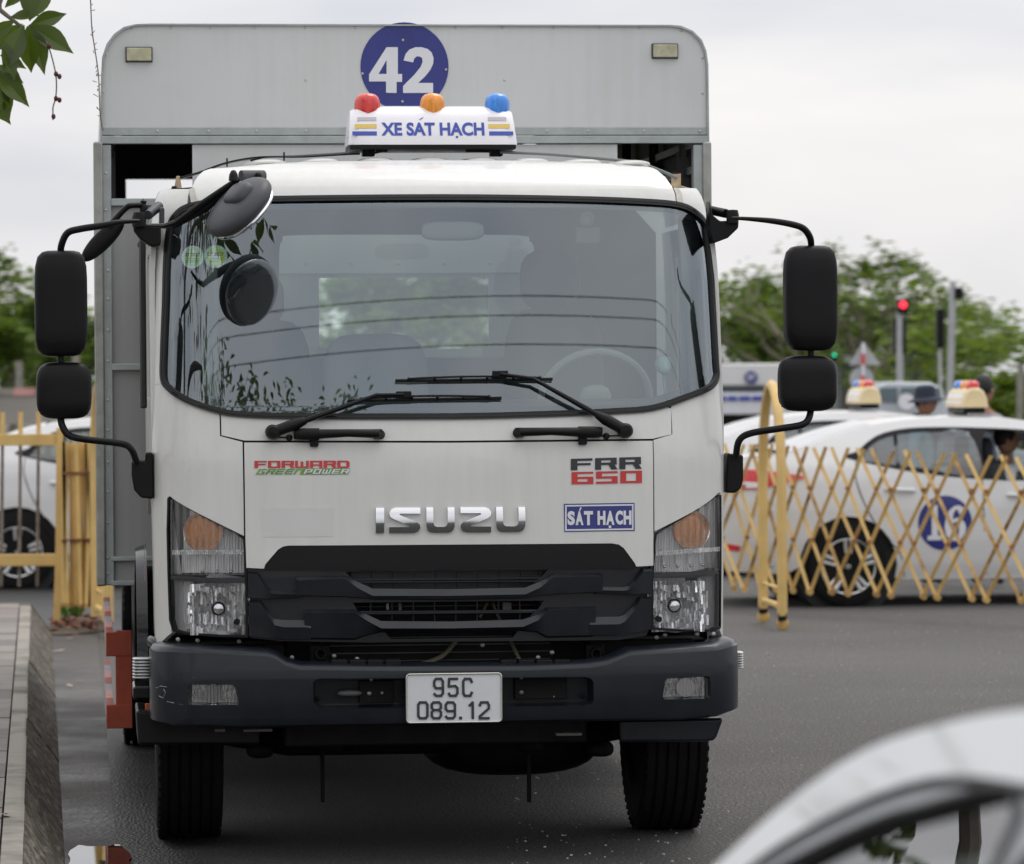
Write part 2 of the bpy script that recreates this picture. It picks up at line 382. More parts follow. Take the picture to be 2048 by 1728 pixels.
GO = [(373, 409), (350, 427), (338, 450), (332, 500), (329, 585), (325, 702), (325, 758), (338, 781), (373, 805), (426, 824), (476, 833.5), (593, 837.7), (900, 838), (1090, 833.5), (1226, 828), (1307, 821), (1376.5, 798), (1421.7, 777), (1439.7, 753), (1442, 726), (1436.7, 651), (1427.7, 560.6), (1418.7, 485), (1409.6, 446), (1391.6, 422), (1361.5, 405.6), (1301, 398), (1151, 392), (880, 388.4), (534, 392), (430, 397)]
GO = [tuple(p[:2]) for p in catm([Vector((*p, 0)) for p in S(GO)], 4)]
GM = inset(GO, .009); NG = len(GM)
zL = S([(330, 770)])[0][1]; zR = S([(1440, 765)])[0][1]
# ---- cab skin
cornerL = GM[26:38] + S([(440, 872), (485, 884), (488, 1072), (338, 992), (334, 1000), (336, 1150), (343, 1266)]) + [(-1.03, .775), (-1.24, .775), (-1.24, zL)]
panel('corner_panel', cornerL, CAB.pt, white, truck, bev=.004)
cornerR = GM[62:71] + [(1.24, zR), (1.24, .78), (1.03, .78)] + S([(1445.5, 1262), (1444, 1000), (1441, 985), (1436, 986), (1309, 1063), (1307, 880), (1345, 868)])
panel('corner_panel', cornerR, CAB.pt, white, truck, bev=.004)
cowl = S([(442, 826)]) + GM[38:62] + S([(1342, 817)]) + S([(1342.5, 868.5), (1305, 877.5), (900, 881.5), (489, 881), (443, 870.5)])
panel('cowl_panel', cowl, CAB.pt, white, truck, off=.002, bev=.004)
lipb = [(528, 1137), (531, 1128), (556, 1099), (566, 1093), (577, 1091), (900, 1089), (1223, 1086.5), (1237, 1089), (1247, 1096), (1269, 1126), (1272, 1133)]
hood = panel('hood_panel', S([(488.5, 885), (900, 885.5), (1304.5, 881.5), (1306, 1062), (1306, 1131)] + lipb[::-1] + [(493, 1135.5), (491, 1075)]), CAB.pt, white, truck, off=.006, bev=.006)
lipp = S(lipb[1:-1]); panel('hood_trim', S([(528, 1140)]) + [lipp[0]] + lipp[1:-1] + [lipp[-1]] + S([(1272, 1137)]), CAB.pt, blk, truck, off=.004, bev=.003)
roofsil = S([(386, 374), (391, 361), (399, 350), (408, 342), (421, 337.5), (460, 335), (520, 329), (600, 324), (760, 321), (900, 320), (1050, 321.5), (1200, 326), (1302, 334.7), (1313, 340), (1329, 354), (1343, 374)])
panel('roof_front', [GM[i] for i in range(123, 100, -1)][::-1] + roofsil, CAB.pt, white, truck, off=.004, step=.03, bev=.003)
frL = [GM[124 % NG] if NG > 124 else GM[0]] + GM[0:27] + [(-1.24, zL + .004), (-1.24, 2.33), (-1.22, 2.38), (-1.14, 2.415), (-1.04, 2.428)] + S([(381, 378)])
panel('windscreen_pillar', frL, CAB.pt, white, truck, step=.03, bev=.005)
frR = GM[70:101] + S([(1348, 376)]) + [(1.04, 2.428), (1.14, 2.415), (1.22, 2.38), (1.24, 2.33), (1.24, zR + .004)]
panel('windscreen_pillar', frR, CAB.pt, white, truck, step=.03, bev=.005)
for pts in ([(381, 377), (390, 375), (392, 390), (396, 402), (384, 405)], [(1345, 375), (1355, 376), (1362, 390), (1364, 405), (1352, 404)]):
    panel('roof_tape', S(pts), CAB.pt, tape, truck, off=.008, t=.004, bev=0)
panel('windscreen_gasket', GO, CAB.pt, blkr, truck, off=.012, t=.03, holes=[inset(GO, .021)], bev=.005)
panel('windscreen_gasket_bead', inset(GO, .008), CAB.pt, gloss, truck, off=.0135, t=.006, holes=[inset(GO, .0115)], bev=0)
ws = panel('windscreen', inset(GO, .016), CAB.pt, wsg, truck, off=0, t=0, step=.04, bev=0)
panel('glass_border', inset(GO, .018), lambda a, b, o: CAB.pt(a, b, o), frit, ws, off=-.008, t=.002, holes=[inset(GO, .046)], bev=0)
# roof deck behind the front edge, shoulders, sides, back and floor of the cab
mb = MB(); sil = [CAB.pt(*p, 0) for p in [(-1.24, 2.33), (-1.22, 2.38), (-1.14, 2.415), (-1.04, 2.428)] + roofsil + [(1.04, 2.428), (1.14, 2.415), (1.22, 2.38), (1.24, 2.33)]]
loops = [sil, [Vector((p.x * .999, max(p.y + .1, .95), p.z + (.012 if abs(p.x) < .84 else .0))) for p in sil], [Vector((p.x, 1.78, p.z - .01)) for p in sil]]
mb.loft(loops, closed=False, caps=False); mb.obj('roof_deck', white, truck, smooth=45)
for x in (535, 645, 752, 860, 960, 1060, 1165, 1262):
    y = .98 - .0 * x; c = LP(x, 321 + abs(x - 860) ** 2 * 3.2e-5, y); MB().ball((c.x, y + .25, c.z - .008), (.085, .40, .022), 2.6, 5).obj('roof_rib', white, truck)
def side_pt(sx): return lambda a, b, o: Vector((CAB.xo + sx * (CAB.wf(b) + o), a, b))
for sx in (-1, 1):
    d = panel('cab_side', [(.36, 1.0), (.62, .80), (.62, 1.25), (.8, 1.38), (1.45, 1.42), (1.62, 1.3), (1.78, 1.2), (1.78, 2.30), (.52, 2.30), (.36, 1.62)], side_pt(sx), white, truck, t=.02, holes=[[(.55, 1.66), (1.45, 1.66), (1.45, 2.2), (.72, 2.2)]], bev=.004, step=.12)
    panel('door_window', [(.53, 1.64), (1.47, 1.64), (1.47, 2.22), (.70, 2.22)], side_pt(sx), pane, d, off=-.008, t=0, bev=0, step=.2)
    MB().tube([(sx * 1.047, .50, 1.63), (sx * 1.045, .70, 2.24), (sx * 1.043, 1.47, 2.25)], .012, 6).obj('window_seal', blkr, d)
mb = MB().box((-.94, .5, .80), (.94, 1.75, .86)); mb.obj('cab_floor', cabin, truck, smooth=None)
# back wall with its window, seen through the windscreen
BW = flat(TM, 1.74); bwh = [BW.inv(*p) for p in [(565, 480), (590, 470), (800, 469), (1035, 470), (1060, 482), (1070, 505), (1070, 640), (1058, 705), (1040, 714), (600, 714), (568, 706), (560, 690), (558, 520)]]
bwh = [tuple(p[:2]) for p in catm([Vector((*p, 0)) for p in bwh], 3)]
bw = panel('cab_back_wall', [(-1.0, .82), (1.0, .82), (1.0, 2.3), (.9, 2.41), (-.9, 2.41), (-1.0, 2.3)], BW.pt, cabin, truck, holes=[bwh], t=.03, step=.3, bev=.004)
panel('back_window', bwh, BW.pt, pane, bw, off=-.015, t=0, step=.3, bev=0)
mb = MB().loft([[Vector((x, y, z)) for x, y, z in ((-.95, .74, 2.35), (-.95, .84, 2.39), (-.95, 1.7, 2.395))], [Vector((x, y, z)) for x, y, z in ((.95, .74, 2.35), (.95, .84, 2.39), (.95, 1.7, 2.395))]], closed=False, caps=False)
mb.obj('headliner', cabinl, truck)
# dashboard
dz = CAB.inv(880, 812)[1]
mb = MB(); prof = [(.30, dz - .02), (.42, dz + .015), (.62, dz + .02), (.70, dz - .03), (.72, dz - .2), (.60, dz - .5), (.2, dz - .7), (.16, dz - .2)]
mb.loft([[Vector((x, y + .06 * (abs(x) / .95) ** 3, z)) for y, z in prof] for x in [-.95 + .19 * i for i in range(11)]]); dash = mb.obj('dashboard', cabin, truck)
c = LP(1190, 800, .80); Rm = Matrix.Rotation(R(28), 3, 'X')
mb = MB(); mb.tube([c + Rm @ Vector((.205 * math.cos(t * .19635), 0, .205 * math.sin(t * .19635))) for t in range(33)], .014, 8); mb.ball(c, (.06, .03, .06), 3, 4, Rm)
for a in (200, 340, 270): mb.tube([c, c + Rm @ Vector((.2 * math.cos(R(a)), 0, .2 * math.sin(R(a))))], .016, 6, flat=.5)
mb.obj('steering_wheel', cabinl, truck)
def seat(px, top, wpx, hr, y, m):
    c = LP(px, top, y); w = wpx / 540 / 2; b = 1.35
    s_ = empty('seat'); s_.parent = truck
    MB().ball((c.x, y + .05, (c.z + b) / 2), (w, .09, (c.z - b) / 2), 4.5, 8, Matrix.Rotation(R(-8), 3, 'X')).obj('backrest', m, s_)
    MB().ball((c.x, y - .2, b - .06), (w, .26, .09), 4, 6).obj('cushion', m, s_)
    if hr: h = LP(hr[0], hr[1], y + .02); MB().ball(h, (hr[2] / 1080, .06, hr[3] / 1080), 3.2, 6).obj('headrest', m, s_)
seat(1110, 615, 205, (1100, 560, 125, 125), 1.22, seatM)
seat(520, 640, 210, (510, 600, 120, 110), 1.26, seatM)
seat(751, 668, 222, None, 1.30, seatc)
# things on the glass
for px, yc in ((384, .0), (431, 1.)):
    c = CAB.inv(px, 514 - yc)
    cir = lambda r, rz=None: [(c[0] + r * math.cos(t * .2618), c[1] + (rz or r) * math.sin(t * .2618)) for t in range(24)]
    st = panel('inspection_sticker', cir(.040, .042), CAB.pt, M('sticker_rim%d' % px, (.75, .92, .86), .5, var=.15, vs=90), ws, off=-.0035, t=0, bev=0)
    st2 = panel('inspection_sticker_centre', cir(.030, .031), CAB.pt, M('sticker_mid%d' % px, (.60, .74, .36) if yc == 0 else (.92, .98, .20), .5, var=.25, vs=60), ws, off=-.0032, t=0, bev=0)
    text('inspection_sticker_lettering', '07 2027', CAB.pt, (c[0] - .027, c[1] + .002, c[0] + .027, c[1] + .015), tblack, ws, bold=.02, off=-.0029)
    for dzz, wd in ((-.006, .018), (-.012, .022), (-.018, .014)):
        panel('inspection_sticker_lettering', [(c[0] - wd, c[1] + dzz - .001), (c[0] + wd, c[1] + dzz - .001), (c[0] + wd, c[1] + dzz + .001), (c[0] - wd, c[1] + dzz + .001)], CAB.pt, tgreen, ws, off=-.0029, t=0, bev=0)
c = CAB.inv(1177, 437); cp = CAB.pt(*c, -.03)
mb = MB().lathe([(.018, -.05), (.018, .0), (.026, .0), (.026, .008), (.018, .01), (.012, .004)], cp, (0, -1, 0), 24); mb.obj('dash_camera', cabin, truck)
MB().box((cp.x - .04, cp.y + .01, cp.z - .09), (cp.x + .05, cp.y + .05, cp.z - .03)).obj('camera_mount', cabin, truck, bev=.006)
c = LP(905, 462, .50); MB().ball(c, (.115, .025, .035), 4, 6).obj('interior_mirror', cabinl, truck)
c = LP(1327, 735, .50); ch = MB().ball(c + Vector((0, 0, .012)), (.032, .032, .034), 2.2, 8); ch.ball(c + Vector((.002, -.012, -.002)), (.024, .026, .024), 2.2, 6); ch.tube([c + Vector((.0, 0, -.02)), c + Vector((.01, .02, -.1))], .006, 6); ch.obj('dashboard_speaker_knob', M('pale_teal_plastic', (.45, .58, .56), .3), truck)
# curtain and door pillar seen through the right part of the glass
for px, w in ((1385, .05), (420, .03)):
    c = LP(px, 600, .62); MB().box((c.x - w, .60, 1.62), (c.x + w, .66, 2.33)).obj('inner_pillar', cabinl, truck, bev=.02)
# ---- wipers
def PT(px, py, off): return CAB.pt(*CAB.inv(px, py), off)
def wiper(piv, elbow, tip, b0, b1):
    w = empty('wiper'); w.parent = truck
    a, b, c = PT(*piv, .045), PT(*elbow, .05), PT(*tip, .045)
    m_ = a.lerp(b, .22); MB().tube([a.lerp(b, -.03), m_, m_.lerp(b, .12)], [.020, .021, .013], 10).obj('wiper_arm_head', blk, w)
    MB().tube([m_.lerp(b, .1), b, c], [.0105, .007, .006], 8).obj('wiper_arm', blk, w)
    MB().lathe([(.027, -.06), (.027, .01), (.02, .022), (0, .024)], a, (0, -1, 0), 20).obj('pivot_cap', blk, w)
    mb = MB(); n = 12
    P0 = [PT(b0[0] + (b1[0] - b0[0]) * i / n, b0[1] + (b1[1] - b0[1]) * i / n, .016) for i in range(n + 1)]
    mb.tube(P0, .0055, 6, flat=.6); mb.tube([p + Vector((0, -.012, .004 + .008 * math.sin(3.14 * i / n))) for i, p in enumerate(P0) if 1 <= i <= n - 1], .004, 6)
    for i in (1, 3, 5, 7, 9, 11): mb.tube([P0[i], P0[i] + Vector((0, -.014, .006 + .006 * math.sin(3.14 * i / n)))], .005, 6)
    mb.obj('wiper_blade', blk, w)
    q = PT(tip[0], tip[1], .032); MB().box(q - Vector((.028, .012, .012)), q + Vector((.028, .012, .012))).obj('blade_clip', blk, w, bev=.004)
wiper((547, 864), (752, 790), (806, 789), (695, 801), (1002, 796))
wiper((1246, 861), (1062, 757), (998, 748), (790, 761), (1104, 758))
for nz, (px, py) in enumerate(((578, 875), (1212, 872))):
    c = PT(px, py, .0); MB().lathe([(.012, 0), (.012, .012), (.006, .02), (0, .02)], c, (0, -1, 0), 14).obj('washer_nozzle', blk, truck)
    MB().tube([c + Vector((0, -.01, 0)), PT(px + (-24 if nz == 0 else 24), py + (-1), .03)], .003, 6).obj('washer_hose', blk, truck)
for a, b, sg in (((592, 868), (760, 867), 1), ((1198, 864), (1033, 864), -1)):
    p, q = PT(*a, .0), PT(*b, .0); dx = (q - p); h = empty('grab_handle'); h.parent = truck
    MB().tube([p + dx * .0 + Vector((0, -.035, 0)), p + dx * .08 + Vector((0, -.05, 0)), p + dx * .27 + Vector((0, -.05, 0))], [.019, .021, .021], 10, flat=.6).obj('handle_cover', blk, h)
    MB().tube([p + dx * .27 + Vector((0, -.05, 0)), p + dx * .6 + Vector((0, -.058, .003)), p + dx * .96 + Vector((0, -.05, .0)), p + dx * 1.0 + Vector((0, -.02, -.004))], [.017, .014, .016, .018], 10).obj('grip', blk, h)
    mb = MB(); mb.box(p + dx * .03 + Vector((-.018, -.04, -.018)), p + dx * .03 + Vector((.018, .02, .018))); mb.box(p + dx * .97 + Vector((-.016, -.04, -.018)), p + dx * .97 + Vector((.016, .02, .016))); mb.box(p + dx * .21 + Vector((-.015, -.04, -.045)), p + dx * .21 + Vector((.015, .02, .02))); mb.obj('handle_foot', blk, h, bev=.004, kind='stuff')
# ---- lettering on the hood
def fnh(o0): return lambda a, b, o: CAB.pt(a, b, o + .006)
F6 = fnh(0)
def blockword(name, glyphs, word, x0, x1, y0t, y0b, y1t, y1b, gap, mat, sh=0, off=.003, bold=None, parent=hood):
    """letters from unit-square polygons fitted between two slightly tilted lines of the hood"""
    n = len(word); tot = sum(glyphs[c][0] for c in word) + gap * (n - 1); cur = 0
    mb = MB()
    for c in word:
        w, polys = glyphs[c]
        for pl in polys:
            q = []
            for a, b in pl:
                s_ = (cur + a * w + sh * (b)) / tot; X = x0 + (x1 - x0) * s_; t = y0t + (y1t - y0t) * s_; bt = y0b + (y1b - y0b) * s_
                q.append(CAB.inv(X, bt + (t - bt) * b))
            if off > .006: mb.prism(q, F6, 0, off)
            else: n0 = len(mb.v); mb.add([F6(*p, off) for p in q], [tuple(t_) for t_ in geometry.tessellate_polygon([[Vector((*p, 0)) for p in q]])])
        cur += w + gap
    return mb.obj(name, mat, parent, smooth=None)
h = .30
def rc(a, b, c, d): return [(a, b), (c, b), (c, d), (a, d)]
GB = {'F': (1, [[(0, 0), (.3, 0), (.3, .42), (.92, .42), (.92, .6), (.3, .6), (.3, .8), (1, .8), (1, 1), (0, 1)]]),
      'R': (1, [rc(0, 0, .28, 1), rc(.28, .8, 1, 1), rc(.72, .6, 1, .8), rc(.28, .4, 1, .6), [(.62, .4), (.9, .4), (1.04, 0), (.76, 0)]]),
      'O': (1, [rc(0, 0, .26, 1), rc(.74, 0, 1, 1), rc(.26, 0, .74, .2), rc(.26, .8, .74, 1)]),
      'W': (1.1, [rc(0, 0, .2, 1), rc(.8, 0, 1, 1), rc(.4, 0, .6, .9), rc(.2, 0, .4, .2), rc(.6, 0, .8, .2)]),
      'A': (1, [rc(0, 0, .26, 1), rc(.74, 0, 1, 1), rc(.26, .8, .74, 1), rc(.26, .32, .74, .5)]),
      'D': (1, [rc(0, 0, .26, 1), [(.74, .1), (1, .2), (1, .8), (.74, .9)], rc(.26, 0, .74, .2), rc(.26, .8, .74, 1), [(.74, 0), (.85, 0), (1, .2), (.74, .2)], [(.74, .8), (1, .8), (.85, 1), (.74, 1)]]),
      'G': (1, [rc(0, 0, .25, 1), rc(.25, .8, 1, 1), rc(.25, 0, 1, .2), rc(.76, .2, 1, .5), rc(.5, .38, .76, .56)]),
      'E': (1, [rc(0, 0, .25, 1), rc(.25, .8, 1, 1), rc(.25, .4, .95, .6), rc(.25, 0, 1, .2)]),
      'N': (1, [rc(0, 0, .25, 1), rc(.75, 0, 1, 1), rc(.25, .78, .75, 1)]),
      'P': (1, [rc(0, 0, .25, 1), rc(.25, .8, 1, 1), rc(.75, .5, 1, .8), rc(.25, .32, 1, .5)]),
      '6': (1, [rc(0, 0, .27, 1), rc(.27, .84, 1, 1), rc(.27, .42, 1, .60), rc(.74, 0, 1, .42), rc(.27, 0, .74, .2)]),
      '5': (1, [rc(0, .84, 1, 1), rc(0, .60, .27, .84), rc(0, .42, 1, .60), rc(.73, .18, 1, .42), rc(0, 0, 1, .18)]),
      '0': (1, [rc(0, 0, .27, 1), rc(.73, 0, 1, 1), rc(.27, 0, .73, .18), rc(.27, .82, .73, 1)])}
blockword('lettering', GB, 'FORWARD', 509, 699, 921.5, 936, 921, 935.5, .1, tred)
blockword('lettering', GB, 'GREEN', 511, 602, 938, 949, 937.5, 948.5, .18, tgreen, sh=.5)
pb = S([(607, 937), (700, 936.5), (696, 948.5), (602, 949)]); MB().add([F6(*p, .002) for p in pb], [(0, 1, 2, 3)]).obj('lettering_ground', tgreen, hood, smooth=None)
blockword('lettering', GB, 'POWER', 607, 695, 938.5, 947.5, 938, 947, .2, signw, sh=.3, off=.004)
blockword('lettering', GB, 'FRR', 1141, 1281, 917.5, 940.5, 913.5, 937.5, .12, tblack)
blockword('lettering', GB, '650', 1142.5, 1283, 944, 968.5, 941, 965.5, .12, tred)
# chrome maker's letters, each a part of its own
def arcp(cx, cy, rx, ry, a0, a1, n=8): return [(cx + rx * math.cos(R(a0 + (a1 - a0) * i / n)), cy + ry * math.sin(R(a0 + (a1 - a0) * i / n))) for i in range(n + 1)]
Iz = {'I': (.33, [[(0, 0), (1, 0), (1, 1), (0, 1)]]),
      'S': (1.2, None), 'U': (1.1, None), 'Z': (1.2, None)}
emb = M('emblem_chrome', (.62, .63, .64), .16, m=1.)
def chletter(ch, x0, x1, yt, yb):
    w = x1 - x0; hh = yb - yt
    if ch == 'I': pl = [(0, 0), (1, 0), (1, 1), (0, 1)]
    elif ch == 'U': k = .27 * hh / w; pl = [(0, 0), (k, 0), (k, .62), (k * 1.15, .72), (k * 1.5, .77), (1 - k * 1.5, .77), (1 - k * 1.15, .72), (1 - k, .62), (1 - k, 0), (1, 0), (1, .74), (.97, .87), (.90, .96), (.80, 1), (.20, 1), (.10, .96), (.03, .87), (0, .74)]
    else: pl = [(1, 0), (.2, 0), (.07, .06), (0, .2), (.02, .34), (.12, .44), (.66, .71), (.68, .74), (.64, .765), (0, .765), (0, 1), (.8, 1), (.93, .94), (1, .8), (.98, .66), (.88, .56), (.34, .29), (.32, .26), (.36, .235), (1, .235)]
    if ch == 'Z': pl = [(1 - a, b) for a, b in pl][::-1]
    q = [CAB.inv(x0 + a * w, yt + b * hh) for a, b in pl]; zl = min(p[1] for p in q); zh = max(p[1] for p in q)
    def dome(a, b, o): t = (b - zl) / (zh - zl) * 2 - 1; return F6(a, b, o + (.011 * (1 - t * t) if o > .005 else 0))
    panel('emblem_letter', q, dome, emb, hood, off=.010, t=.010, step=.008, bev=.0025)
for ch, a, b in (('I', 751, 768), ('S', 778, 840), ('U', 852, 908), ('Z', 920, 981), ('U', 991, 1049)):
    chletter(ch, a, b, 1015 - (a - 750) * .006, 1066 - (a - 750) * .01)
def quad(name, pts, mat, off, parent=hood, fn=F6):
    q = S(pts); return panel(name, q, fn, mat, parent, off=off, t=.0015, bev=0, step=.15)
quad('test_sticker', [(1127, 1007.5), (1268, 1005.5), (1268.5, 1061.5), (1128, 1063.5)], blue, .002)
for p in ([(1129.5, 1010), (1266, 1008), (1266, 1011), (1129.5, 1013)], [(1129.5, 1058.5), (1266, 1056.5), (1266, 1059.5), (1129.5, 1061.5)], [(1129.5, 1013), (1132.5, 1013), (1132.5, 1058.5), (1129.5, 1058.5)], [(1263.2, 1011), (1266, 1011), (1266, 1056.6), (1263.2, 1056.6)]):
    quad('sticker_border', p, signw, .0028)
def pxfn(px0, py0): pass
def slab(body, x0, x1, yt, yb, wid):
    """heavy slab capitals: stems with foot and head serifs"""
    a0, b1 = CAB.inv(x0, yt); a1, b0 = CAB.inv(x1, yb); text('lettering', body, F6, (a0, b0, a1, b1), signw, hood, bold=.055, off=.0036)
slab('S', 1134, 1149, 1022, 1050, 0); slab('A', 1150, 1166, 1022, 1050, 0); slab('T', 1167, 1185, 1022, 1050, 0)
slab('H', 1194, 1210, 1021.5, 1049.5, 0); slab('A', 1211, 1228, 1021.5, 1049.5, 0); slab('C', 1230, 1245, 1021, 1049, 0); slab('H', 1246, 1262, 1021, 1049, 0)
for p in ([(1157, 1021), (1160, 1014.5), (1162.5, 1014.5), (1160, 1021)], [(1216.5, 1051), (1221.5, 1051), (1221.5, 1056), (1216.5, 1056)]): quad('lettering', p, signw, .0036)
for p in ([(1151, 1049.5), (1156, 1049.5), (1156, 1047), (1151, 1047)],): quad('lettering', p, signw, .0036)
quad('sticker_ghost', [(524, 1016), (667, 1015), (667, 1073), (526, 1074)], M('cleaner_paint', (.60, .60, .585), .36, var=.03), .0012)
# ---- headlamps
def headlamp(out, bar, amb, bowl, sgn, studs):
    hl = empty('headlamp'); hl.parent = truck
    up = S(out); ctr = (sum(p[0] for p in up) / len(up), sum(p[1] for p in up) / len(up))
    big = [(ctr[0] + (p[0] - ctr[0]) * 1.02, ctr[1] + (p[1] - ctr[1]) * 1.02) for p in up]
    panel('lamp_housing', big, CAB.pt, lampg, hl, off=-.10, t=.01, bev=0, step=.05)
    n = len(up); mb = MB().loft([[CAB.pt(*p, -.004) for p in up], [CAB.pt(*p, -.10) for p in big]], caps=False); mb.obj('lamp_wall', lampg, hl)
    mb = MB().loft([[CAB.pt(*p, .0035) for p in inset(up, -.002)], [CAB.pt(*p, .0035) for p in inset(up, .006)], [CAB.pt(*p, -.02) for p in inset(up, .006)], [CAB.pt(*p, -.02) for p in inset(up, -.002)]], caps=False); mb.obj('lamp_seal', blk, hl)
    panel('lamp_divider', S(bar), CAB.pt, gry, hl, off=-.004, t=.05, bev=.004, step=.05)
    # indicator: reflector bowl with an orange bulb cover
    c = CAB.pt(*CAB.inv(amb[0], amb[1]), -.07); r_ = amb[2] / 560
    nr = (CAB.pt(*CAB.inv(amb[0], amb[1]), .1) - c).normalized(); ax = (nr + Vector((0, -1.2, 0))).normalized()
    MB().lathe([(r_ * .15, 0), (r_ * .6, .012), (r_ * .9, .035), (r_ * 1.08, .06)], c, ax, 32, caps=False).obj('indicator_reflector', chromer, hl)
    MB().lathe([(0, .058), (r_ * .35, .056), (r_ * .7, .048), (r_ * .95, .03), (r_ * .98, .02)], c, ax, 28).obj('indicator_lens', amber, hl)
    # main beam
    c = CAB.pt(*CAB.inv(bowl[0], bowl[1]), -.094); r_ = bowl[2] / 560; ax = Vector((sgn * .04, -1, 0)).normalized()
    x0b, x1b = (-.108, .112) if sgn < 0 else (-.108, .112); rq = random.Random(int(bowl[0]))
    mb = MB(); nx = 30; nz = 5; dpt = lambda x, z: .088 * min(1.2, (x * x + z * z) / (r_ * r_)) ** .85
    for i in range(nx):
        for k in range(nz):
            xa, xb_ = x0b + (x1b - x0b) * i / nx, x0b + (x1b - x0b) * (i + 1) / nx; sh_ = rq.uniform(-.5, .5) * .026
            za, zb_ = -.091 + .182 * k / nz + (sh_ if k else 0), -.091 + .182 * (k + 1) / nz + (sh_ if k < nz - 1 else 0)
            xm, zm = (xa + xb_) / 2, (za + zb_) / 2
            if (abs(xm) / .112) ** 3.2 + (abs(zm) / .096) ** 3.2 > 1.05 or xm * xm + zm * zm < .0006: continue
            tx, tz = rq.gauss(0, .30), rq.gauss(.12, .20)
            mb.add([c + ax * (dpt(xm, zm) + (p - xm) * tx + (q - zm) * tz) + Vector((p, 0, q)) for p, q in ((xa, za), (xb_, za), (xb_, zb_), (xa, zb_))], [(0, 1, 2, 3)])
    mb.obj('reflector_facets', MATS.get('facet_silver') or M('facet_silver', (.93, .94, .95), .20, m=.8, bump=.5, bs=60, stretch=(4, 1, .4)), hl, smooth=None, fix=False, kind='stuff')
    loops = [[c + ax * (dpt(r_ * t, 0) - .018) + Vector((1.0 * r_ * t * math.cos(6.28318 * j_ / 40), 0, .86 * r_ * t * math.sin(6.28318 * j_ / 40))) for j_ in range(40)] for t in (.12, .3, .5, .7, .85, 1.0)]
    MB().loft(loops, True, False).obj('reflector', chromer, hl)
    MB().lathe([(.0, .05), (.017, .048), (.021, .038), (.021, .02), (.019, 0)], c, ax, 20).obj('bulb_shield', chrome, hl)
    MB().lathe([(.025, .028), (.025, .034), (.019, .036)], c, ax, 20).obj('bulb_ring', dark, hl)
    e = c + Vector((-sgn * .062, -.09, -.045)); MB().lathe([(.011, -.03), (.011, .0), (.006, .004), (0, .004)], e, ax, 12).obj('adjuster', dark, hl)
    # pressed silver ribs between the lens and the lamp body
    xa_, xb2 = min(p[0] for p in out) + 6, max(p[0] for p in out) - 5; mb = MB(); x = xa_
    def ytop(px_):
        a_, b_ = (out[1], out[2]) if sgn < 0 else (out[0], out[1]); t_ = (px_ - a_[0]) / (b_[0] - a_[0]); return a_[1] + (b_[1] - a_[1]) * max(0, min(1, t_)) + 4
    while x < xb2:
        y1_ = bar[0][1] - 2; p0, p1 = PT(x, ytop(x), -.062), PT(x, y1_, -.062); mb.tube([p0, p1], .0052, 5)
        if (x < bowl[0] - bowl[2] - 2) or (x > bowl[0] + bowl[2] + 2): mb.tube([PT(x, bar[0][1] + 10, -.07), PT(x, 1260, -.07)], .0052, 5)
        x += 6
    mb.obj('silver_ribs', lampg, hl, kind='stuff')
    for x, y in studs: MB().ball(PT(x, y, -.03), (.007, .007, .006), 2, 3).obj('lamp_stud', chrome, hl)
    for a, b in zip(studs, studs[1:]): pass
    mb = MB()
    for x, y in studs: p0, p1 = PT(x, y - 34, -.05), PT(x, y - 3, -.04); mb.tube([p0, p1], .005, 6)
    mb.obj('lamp_rib', lampg, hl)
    return hl, up
oL = [(337, 996), (341, 994), (487, 1074), (490, 1079), (494, 1180), (495, 1274), (440, 1273), (372, 1268), (347, 1262), (340, 1240), (337, 1150), (335, 1060)]
oR = [(1310, 1067), (1434, 990), (1441, 991), (1444, 1060), (1445, 1150), (1444, 1255), (1425, 1262), (1360, 1262), (1303, 1258), (1303, 1160), (1308, 1080)]
hlL, pL = headlamp(oL, [(337, 1149), (415, 1157), (492, 1156), (492, 1166), (415, 1167), (338, 1158)], (400, 1064, 37), (432, 1219, 63), -1, [(402, 1143), (432, 1144), (461, 1144)])
hlR, pR = headlamp(oR, [(1306, 1147), (1380, 1146), (1445, 1136), (1446, 1146), (1380, 1156), (1306, 1156)], (1394, 1060, 36), (1363, 1213, 62), 1, [(1332, 1134), (1361, 1133), (1390, 1132), (1418, 1130)])
for hl, up, yy in ((hlL, pL, 1152), (hlR, pR, 1146)):
    zs = CAB.inv(430 if hl is hlL else 1375, yy)[1]
    for nm, keep, m_ in (('upper_lens', lambda z: max(z, zs + .003), lensg), ('lower_lens', lambda z: min(z, zs - .003), lensc)):
        q = []
        for a, b in up:
            p = (a, keep(b))
            if not q or (abs(p[0] - q[-1][0]) + abs(p[1] - q[-1][1])) > .003: q.append(p)
        panel(nm, q, CAB.pt, m_, hl, off=.0, t=0, bev=0, step=.05)
# rib strip at the foot of each indicator lens
for hl, x0, x1, y0, y1 in ((hlL, 345, 490, 1105, 1104), (hlR, 1314, 1440, 1107, 1098)):
    mb = MB()
    for i in range(34):
        x = x0 + (x1 - x0) * i / 33; y = y0 + (y1 - y0) * i / 33; p = PT(x, y, -.004); mb.box(p - Vector((.0028, .003, .008)), p + Vector((.0028, .003, .008)))
    mb.obj('lens_knurl', chromer, hl, smooth=None)
